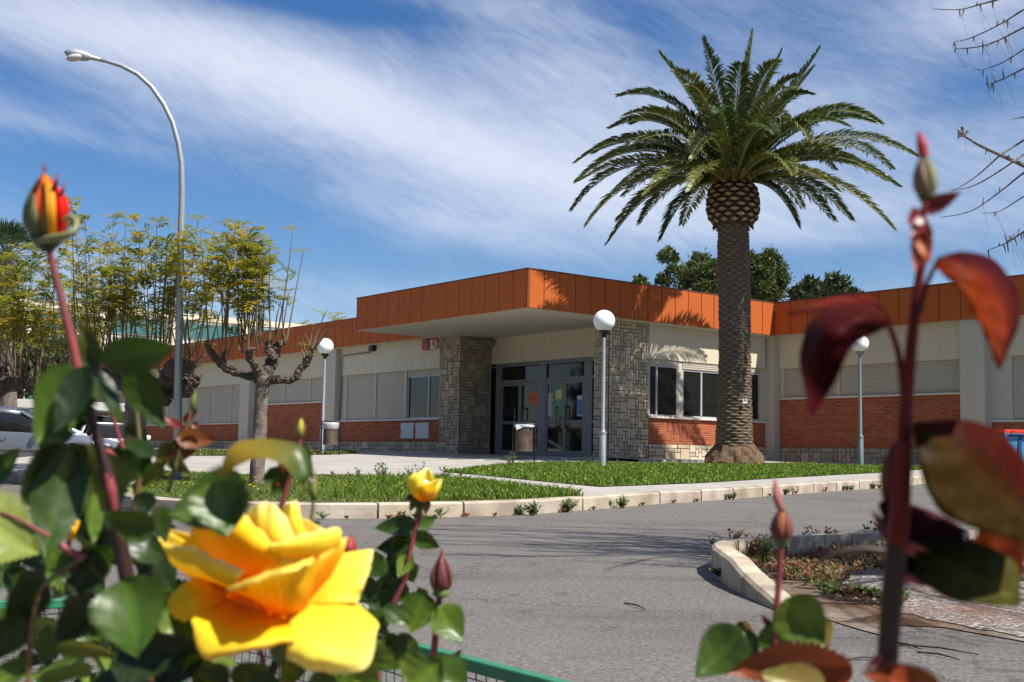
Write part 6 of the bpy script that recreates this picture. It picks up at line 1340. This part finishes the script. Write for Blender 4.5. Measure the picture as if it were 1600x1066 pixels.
B4 = bush_root(.7, 690, 'rose shoot with one plump red-brown pointed bud above the green rail')
bud(B4, (689, 928), (690, 868), 33, .7, core=(.20, .035, .03), sep=[(.16, .045, .035), (.18, .07, .04), (.13, .035, .03)], nsep=5, calyx=(.15, .20, .05), label='plump red-brown bud', hipk=.7)
mb = MB(); mb.tube([P(690, 872, .7), P(690, 862, .7), P(691, 855, .7)], [.0014, .0007, .0002], 6, col=(.25, .06, .05)); mb.build('bud_tip', M_sepal, B4, world=True)
stem(B4, [(686, 935), (684, 960), (681, 990), (677, 1030), (672, 1090)], [10, 10, 11, 11, 11], .7, M_stemr); ground_stem(B4, 672, 1088, .7, .003)
for a in [(664, 926, 640, 990, 46, .69, 'mid', -.1), (684, 948, 724, 1005, 46, .69, 'mid', .3), (662, 934, 654, 918, 16, .7, 'mid', .2), (700, 1040, 720, 1015, 10, .7, 'red', .2), (650, 1000, 610, 1030, 40, .72, 'dark', .3)]:
    bx, by, tx, ty, w_, D_, c1, ti = a; leaf(B4, bx, by, tx, ty, w_*1.15, D_, -.005, tilt=ti, bend=.10, fold=.22, col=c1, col2='light')

# ---- right: slim bud and green leaves
B5 = bush_root(.55, 1215, 'rose shoot with small pointed bud on red stalk, in front of the traffic island')
bud(B5, (1221, 848), (1222, 792), 33, .55, core=(.45, .05, .03), tipc=(.6, .3, .04), sep=[(.14, .035, .03), (.13, .15, .04), (.18, .05, .035)], nsep=4, calyx=(.10, .16, .04), label='small pointed bud with brown and green sepals')
mb = MB(); G = [[(1216, 800, 0), (1222, 800, 0), (1226, 800, 0)], [(1208, 780, 2), (1214, 779, 3), (1222, 780, 0)], [(1208, 764, 1), (1213, 763, 2), (1219, 768, 0)], [(1210, 749, 0), (1211, 748, 0), (1212, 750, 0)]]
S = catgrid([[Vector(P(x, y, .545-z*.001)) for x, y, z in r] for r in G], 6, 12); mb.add([p for r in S for p in r], [(i*7+j, i*7+j+1, (i+1)*7+j+1, (i+1)*7+j) for i in range(12) for j in range(6)], (.42, .16, .14)); mb.build('long_sepal', M_sepal, B5, world=True, smooth=True, solid=.0005)
stem(B5, [(1220, 855), (1218, 890), (1215, 930), (1212, 985), (1208, 1090)], [10, 10, 10, 13, 14], .55, M_stemr, thorns=1); ground_stem(B5, 1208, 1088, .55, .0035)
for a in [(1160, 985, 1086, 1056, 62, .54, 'mid', 'dark', -.2), (1182, 992, 1118, 1046, 50, .55, 'dark', 'olive', .6), (1184, 1000, 1244, 1000, 38, .55, 'mid', 'light', -.4), (1226, 936, 1288, 1014, 66, .53, 'mid', 'light', -.15), (1284, 964, 1296, 1012, 24, .54, 'olive', 'brown', .5), (1208, 985, 1190, 962, 10, .55, 'red', None, .2), (1150, 975, 1180, 996, 22, .56, 'brown', 'mid', .5)]:
    bx, by, tx, ty, w_, D_, c1, c2, ti = a; leaf(B5, bx, by, tx, ty, w_*1.15, D_, -.005, tilt=ti, bend=.12, fold=.25, col=c1, col2=c2)
leaf(B5, 1330, 1042, 1140, 1066, 78, .47, 0, tilt=.5, bend=.25, fold=.4, col='rust', col2='brown'); leaf(B5, 1290, 1080, 1190, 1050, 60, .46, 0, tilt=-.3, bend=.1, fold=.3, col='pale', col2='brown'); leaf(B5, 1330, 1060, 1260, 1030, 50, .5, 0, tilt=.2, bend=.1, fold=.3, col='rust', col2='orange')

# ---- right: tall dark-red shoot close to the lens
DR = .34
B6 = bush_root(DR, 1390, 'tall thick red rose stem with slim bud and bronze-red leaves, right side')
bud(B6, (1447, 312), (1443, 238), 34, DR+.02, core=(.16, .12, .05), sep=[(.20, .19, .08), (.24, .16, .09)], nsep=4, calyx=(.07, .11, .03), label='slim greenish bud with a red tip')
mb = MB(); q, r = smooth_pts([P(1443, 244, DR+.02), P(1440, 225, DR+.02), P(1436, 206, DR+.02)], [.0016, .0016, .0004]); mb.tube(q, r, 6, col=(.45, .04, .05)); mb.build('bud_tip', M_sepal, B6, world=True, smooth=True)
stem(B6, [(1446, 318), (1441, 345), (1444, 385), (1434, 450), (1425, 530), (1417, 620), (1412, 700)], [10, 12, 14, 15, 18, 21, 24], DR+.01, M_stemc)
stem(B6, [(1413, 690), (1411, 730), (1407, 790), (1403, 850)], [24, 28, 31, 33], DR+.007, M_stemc)
stem(B6, [(1408, 760), (1402, 840), (1394, 930), (1388, 1010), (1382, 1100)], [28, 33, 35, 34, 34], DR+.010, M_stemd, thorns=4); ground_stem(B6, 1382, 1098, DR, .0045)
def surf_leaf(bush, G, D, cfun, label=None, n=10, mrows=28, mm=1.0):
    S = catgrid([[Vector(P(x, y, D-z*.001*mm)) for x, y, z in r] for r in G], n, mrows); mb = MB(); ph = random.uniform(0, 6); nb = n+1
    nrm = Vector((0, -1, 0)); mb.v = [tuple(p+nrm*.0005*math.sin(i*1.1+abs(j-n/2)*1.4+ph)) for i, r in enumerate(S) for j, p in enumerate(r)]
    mb.f = [(i*nb+j, i*nb+j+1, (i+1)*nb+j+1, (i+1)*nb+j) for i in range(mrows) for j in range(n)]
    mb.c = []
    for i in range(mrows):
        for j in range(n):
            c = cfun((i+.5)/mrows, (j+.5)/n); k = 1.25 if abs(j+.5-n/2) < .6 else 1+.08*math.sin(i*1.9+j); mb.c.append(tuple(x*k for x in c))
    o = mb.build('leaf', M_leafred, bush, world=True, smooth=True, solid=.0003)
    if label: o['label'] = label
    return o
def mixc(a, b, t): t = min(1, max(0, t)); return tuple(x+(y-x)*t for x, y in zip(a, b))
# right arching leaf
surf_leaf(B6, [[(1462, 408, 0), (1463, 406, 0), (1464, 403, 0)], [(1468, 425, 4), (1490, 412, 2), (1500, 394, -6)], [(1500, 452, 8), (1528, 430, 4), (1545, 402, -8)], [(1525, 495, 10), (1556, 468, 0), (1582, 440, -10)], [(1540, 525, 10), (1568, 505, -2), (1594, 490, -10)], [(1550, 552, 6), (1566, 540, 0), (1582, 532, -6)], [(1559, 576, 0), (1561, 577, 0), (1563, 575, 0)]], DR, lambda v, u: mixc((.26, .035, .004), (.06, .006, .009), (u-.3)*1.8+.2*math.sin(v*8)), 'arching orange-red leaf with a pale shine, right of the stem')
stem(B6, [(1436, 490), (1444, 455), (1455, 428), (1466, 408)], [10, 9, 8, 8], DR+.005, M_stemc, name='petiole')
# left drooping leaf
surf_leaf(B6, [[(1392, 508, 0), (1391, 506, 0), (1390, 503, 0)], [(1368, 520, 6), (1358, 496, 10), (1345, 474, 2)], [(1330, 543, 12), (1305, 516, 14), (1280, 492, 0)], [(1311, 585, 12), (1283, 556, 12), (1258, 520, 0)], [(1290, 622, 8), (1268, 600, 8), (1250, 570, 2)], [(1271, 652, 0), (1269, 650, 0), (1266, 646, 0)]], DR+.01, lambda v, u: mixc(mixc((.035, .003, .006), (.10, .014, .008), u*1.2-.2), (.40, .05, .07), (v-.76)*8), 'drooping dark maroon leaf with a pink tip')
surf_leaf(B6, [[(1392, 506, 0), (1391, 500, 0), (1388, 496, 0)], [(1375, 480, -4), (1368, 470, -8), (1350, 462, -12)], [(1330, 480, -6), (1320, 470, -10), (1300, 466, -14)], [(1232, 492, -8), (1231, 490, -8), (1230, 489, -8)]], DR+.015, lambda v, u: mixc((.13, .012, .016), (.20, .03, .012), u), 'narrow side of the maroon leaf')
stem(B6, [(1412, 620), (1408, 580), (1402, 545), (1390, 510)], [12, 11, 10, 9], DR+.012, M_stemc, name='petiole')
# young leaves at the bud
for a in [(1440, 330, 1502, 300, 26, 'red'), (1440, 332, 1420, 348, 26, 'red'), (1445, 338, 1424, 372, 20, 'red'), (1446, 345, 1430, 425, 28, 'rust'), (1436, 350, 1452, 410, 26, 'orange')]:
    bx, by, tx, ty, w_, c1 = a; leaf(B6, bx, by, tx, ty, w_, DR+.01, -.005, tilt=random.uniform(-.4, .4), bend=.12, fold=.3, col=c1, ny=14, nx=6)
# big leaf right of the stem
surf_leaf(B6, [[(1426, 668, 0), (1428, 664, 0), (1432, 660, 0)], [(1440, 740, 8), (1480, 700, 2), (1520, 658, -8)], [(1470, 800, 12), (1520, 740, 2), (1578, 690, -10)], [(1530, 828, 12), (1566, 780, 0), (1606, 735, -10)], [(1580, 842, 8), (1600, 810, 0), (1620, 790, -8)], [(1618, 850, 0), (1620, 848, 0), (1622, 846, 0)]], DR+.005, lambda v, u: mixc((.042, .022, .002), (.075, .008, .003), (u-.50)*3), 'big olive-brown leaf with rust-red edge right of the stem')
surf_leaf(B6, [[(1372, 790, 0), (1374, 786, 0), (1378, 782, 0)], [(1390, 830, 4), (1410, 812, 2), (1430, 790, -4)], [(1440, 850, 4), (1470, 838, 0), (1500, 822, -4)], [(1500, 850, 0), (1502, 848, 0), (1504, 846, 0)]], DR+.02, lambda v, u: (.07, .010, .016), 'short dark maroon leaf behind the stem')
surf_leaf(B6, [[(1430, 850, 0), (1431, 848, 0), (1432, 845, 0)], [(1438, 900, 4), (1465, 876, 2), (1500, 842, -4)], [(1480, 935, 6), (1515, 905, 2), (1560, 862, -6)], [(1545, 946, 4), (1568, 925, 0), (1592, 890, -4)], [(1590, 948, 0), (1592, 945, 0), (1594, 940, 0)]], DR+.01, lambda v, u: mixc((.024, .030, .006), (.11, .10, .018), v*1.5-.3), 'olive green leaf low on the right')
surf_leaf(B6, [[(1560, 690, 0), (1565, 690, 0), (1570, 690, 0)], [(1555, 760, 4), (1580, 760, 0), (1610, 750, -4)], [(1530, 830, 4), (1560, 840, 0), (1600, 850, -4)], [(1500, 890, 2), (1540, 900, 0), (1590, 920, -4)], [(1490, 920, 0), (1500, 925, 0), (1510, 930, 0)]], DR+.03, lambda v, u: mixc((.20, .035, .006), (.11, .018, .008), u), 'rust-orange leaf behind the others at the right edge')
surf_leaf(B6, [[(1400, 850, 0), (1401, 846, 0), (1403, 842, 0)], [(1410, 890, 4), (1430, 872, 2), (1452, 850, -2)], [(1440, 912, 4), (1460, 898, 0), (1480, 880, -4)], [(1490, 918, 0), (1493, 914, 0), (1498, 910, 0)]], DR+.025, lambda v, u: (.016, .020, .010), 'near-black green leaf beside the stem')
leaf(B6, 1400, 690, 1390, 800, 46, DR+.02, 0, tilt=.8, bend=.1, fold=.3, col='maroon', col2='rust'); leaf(B6, 1410, 870, 1360, 800, 30, DR+.03, 0, tilt=.8, bend=.1, fold=.3, col='maroon')
leaf(B6, 1470, 1075, 1350, 1058, 50, DR, 0, tilt=.3, bend=.2, fold=.3, col='brown', col2='rust'); leaf(B6, 1390, 1062, 1460, 1080, 50, DR, 0, tilt=.3, bend=.2, fold=.3, col='rust')
stem(B6, [(1385, 862), (1350, 858), (1315, 862), (1290, 872), (1268, 888)], [10, 10, 9, 7, 3], DR+.05, M_stemd, name='tendril')

# ------------------------------------------------------------------ bare tree beside the camera, reaching in from the right
tb = Vector((5.6, 6.2, road_z(5.6, 6.2)))
bt = empty('bare_tree', tuple(tb), 0, 'bare tree at the right whose thin drooping twigs hang into the sky', 'tree')
mb = MB(); hubs = [Vector((5.2, 6.2, 2.2)), Vector((4.9, 5.6, 3.6)), Vector((5.9, 7.0, 3.9)), Vector((5.3, 7.8, 3.1))]
mb.tube([tb-Vector((0, 0, .1)), tb+Vector((-.1, .05, 1.3)), hubs[0]], [.16, .13, .11], 12, jit=.06)
for h in hubs[1:]: mb.tube([hubs[0], hubs[0].lerp(h, .5)+Vector((.05, 0, .1)), h], [.09, .07, .05], 9, jit=.08)
mb.build('trunk', M_bark, bt, world=True)
tw_ = MB()
def twig(pix, D, w0, hub, buds=0):
    pts = [Vector(P(x, y, D+i*.05)) for i, (x, y) in enumerate(pix)][::-1]; r0 = w0/2/FPX*D; n = len(pts); base = pts[-1]
    q, r = smooth_pts(pts, [r0*(.25+.75*i/(n-1)) for i in range(n)], 5); tw_.tube(q, r, 6)
    tw_.tube([base, base.lerp(hub, .5)+Vector((0, 0, .15)), hub], [r0, r0*1.8, r0*3.2], 6)
    for k in range(buds):
        i = random.randrange(0, len(q)); p = q[i]; d = Vector((random.uniform(-.4, .4), 0, -1 if random.random() < .7 else .7)).normalized()
        tw_.tube([p, p+d*random.uniform(.02, .06)], [.005, .002], 5)
        if random.random() < .5: tw_.tube([p, p+Vector((random.uniform(.0, .04), 0, -.06)), p+Vector((random.uniform(.02, .08), 0, -.15))], .0008, 3, False)
for pix, w0, b in [([(1600, -14), (1557, 0), (1531, 7), (1499, 15), (1456, 14)][0:], 4, 8), ([(1620, 8), (1600, 15), (1566, 36), (1521, 58), (1491, 66)], 4, 12), ([(1620, 34), (1600, 43), (1551, 67), (1517, 75), (1493, 76)], 4, 14), ([(1620, 64), (1600, 77), (1566, 98), (1536, 109), (1521, 108)], 3, 2), ([(1620, 98), (1600, 107), (1562, 126), (1540, 133)], 4, 12),
                   ([(1630, 276), (1600, 259), (1562, 242), (1530, 227), (1506, 212), (1496, 203)], 8, 5), ([(1562, 243), (1525, 276), (1484, 302)], 3, 0), ([(1583, 253), (1540, 281), (1510, 294), (1485, 296)], 3, 0), ([(1620, 262), (1600, 270), (1562, 300), (1517, 330), (1469, 340)], 4, 4), ([(1620, 298), (1600, 307), (1562, 330), (1536, 333)], 3, 3), ([(1620, 352), (1600, 362), (1574, 379), (1544, 391)], 4, 26), ([(1620, 180), (1600, 183), (1578, 187)], 3, 0)]:
    twig(pix, 6.8, w0, hubs[3] if pix[0][1] > 150 else hubs[2], b)
for (x, y) in ((1503, 198), (1512, 205), (1497, 208), (1498, 213)): tw_.tube([P(1506, 212, 6.95), P(x, y, 6.95)], [.006, .009], 5)
for i in range(130):      # the rest of the crown, outside the picture: its shade streaks the road
    h = random.choice(hubs[1:]); a = random.uniform(0, 6.28); L_ = random.uniform(1.2, 3.2)
    if math.cos(a) < -.2 and math.sin(a) > -.2: L_ *= .55
    d = Vector((math.cos(a), math.sin(a), 0)); e = h+d*L_; mid_ = h+d*L_*.5+Vector((0, 0, random.uniform(.2, .8)))
    e.z = h.z+random.uniform(-1.0, .8)
    qx = camo.matrix_world.inverted() @ e; u_ = 800+qx.x/(-qx.z)*FPX if qx.z < 0 else 9999; v_ = 533-qx.y/(-qx.z)*FPX if qx.z < 0 else 9999
    if u_ < 1640 and -60 < v_ < 1100: continue
    bad = False
    for pp_ in (mid_, e, h.lerp(e, .75)):
        gsh = pp_-SUN*((pp_.z+.68)/SUN.z); g3 = camo.matrix_world.inverted() @ gsh
        if g3.z < 0 and 500 < 800+g3.x/(-g3.z)*FPX < 1300 and 533-g3.y/(-g3.z)*FPX > 885: bad = True
    if bad: continue
    q, r = smooth_pts([h, mid_, e, e+Vector((d.x*.2, d.y*.2, -.4))], [.022, .013, .008, .003], 4); tw_.tube(q, r, 5)
    for k in range(8):
        p = random.choice(q); s_ = p+Vector((random.gauss(0, .25), random.gauss(0, .25), random.uniform(-.5, .1))); s2 = camo.matrix_world.inverted() @ s_; u2 = 800+s2.x/(-s2.z)*FPX if s2.z < 0 else 9999
        if u2 > 1640: tw_.tube([p, s_], [.006, .003], 4)
for i in range(75):      # long twigs whose shade falls on the road
    h = hubs[1] if i % 2 else hubs[2]; gx, gy = random.choice([(random.uniform(.6, 2.2), random.gauss(9.3, .35)), (random.uniform(-.3, 2.0), random.uniform(8.3, 11)), (random.uniform(2.0, 6), random.uniform(4.5, 9.5))])
    e = Vector((gx, gy, -.68))+SUN*(random.uniform(4.7, 5.6)/SUN.z); q2 = camo.matrix_world.inverted() @ e; u2 = 800+q2.x/(-q2.z)*FPX if q2.z < 0 else 9999; v2 = 533-q2.y/(-q2.z)*FPX if q2.z < 0 else 9999
    if v2 > -70 and u2 < 1640: continue
    q, r = smooth_pts([h, h.lerp(e, .5)+Vector((0, 0, .5)), e, e+Vector((-.5, .1, -.05))], [.025, .016, .010, .004], 6); tw_.tube(q, r, 5)
    for k in range(16):
        p = random.choice(q[len(q)//2:]); s_ = p+Vector((-random.uniform(.1, .5), random.gauss(0, .06), random.uniform(-.02, .12))); tw_.tube([p, s_], [.007, .003], 4)
tw_.build('branches', M_bark, bt, world=True)
# ------------------------------------------------------------------ woods out of view, reflected in the door glass; added also to block sky fill
def wood(name, a0, a1, r, hgt, n):
    mb = MB()
    for k in range(n):
        a = rad(random.uniform(a0, a1)); h = hgt*(.75+.25*fbm(a*14, 3, 1)); z = -1+h*random.random()**.7; rr_ = r+random.gauss(0, 1.6)+4*fbm(a*9, 1, 1); p = Vector((math.sin(a)*rr_, 10+math.cos(a)*rr_, z))
        d = Vector((random.gauss(0, 1), random.gauss(0, 1), random.gauss(.2, 1))).normalized(); s2 = d.cross(Vector((random.gauss(0, 1), random.gauss(0, 1), random.gauss(0, 1)))).normalized(); L_ = random.uniform(.7, 1.6)
        c = random.choice([(.06, .085, .02), (.045, .065, .018), (.10, .11, .02), (.08, .10, .03)]); k2 = random.uniform(.7, 1.3)
        mb.add([p, p+d*L_*.5+s2*L_*.35, p+d*L_, p+d*L_*.5-s2*L_*.35], [(0, 1, 2, 3)], tuple(x*k2 for x in c))
    vs = []; fs = []; nn_ = 60
    for i in range(nn_+1):
        a = rad(a0+(a1-a0)*i/nn_)
        for j, zf_ in enumerate((-2.0, .25, .55, .82)):
            rr_ = r+3.5+2.0*fbm(a*11+j, j*2, 1); vs.append((math.sin(a)*rr_, 10+math.cos(a)*rr_, zf_*hgt*(.8+.2*fbm(a*14, 3, 1)) if j else -2))
    for i in range(nn_):
        for j in range(3): fs.append((i*4+j, (i+1)*4+j, (i+1)*4+j+1, i*4+j+1))
    mb.add(vs, fs, (.025, .035, .010)); mb.build(name, M_pine, kind='stuff')
wood('woods', -150, -48, 44, 14, 9000); wood('woods', 118, 205, 46, 11, 6000)
print('SCRIPT DONE', len(bpy.data.objects))
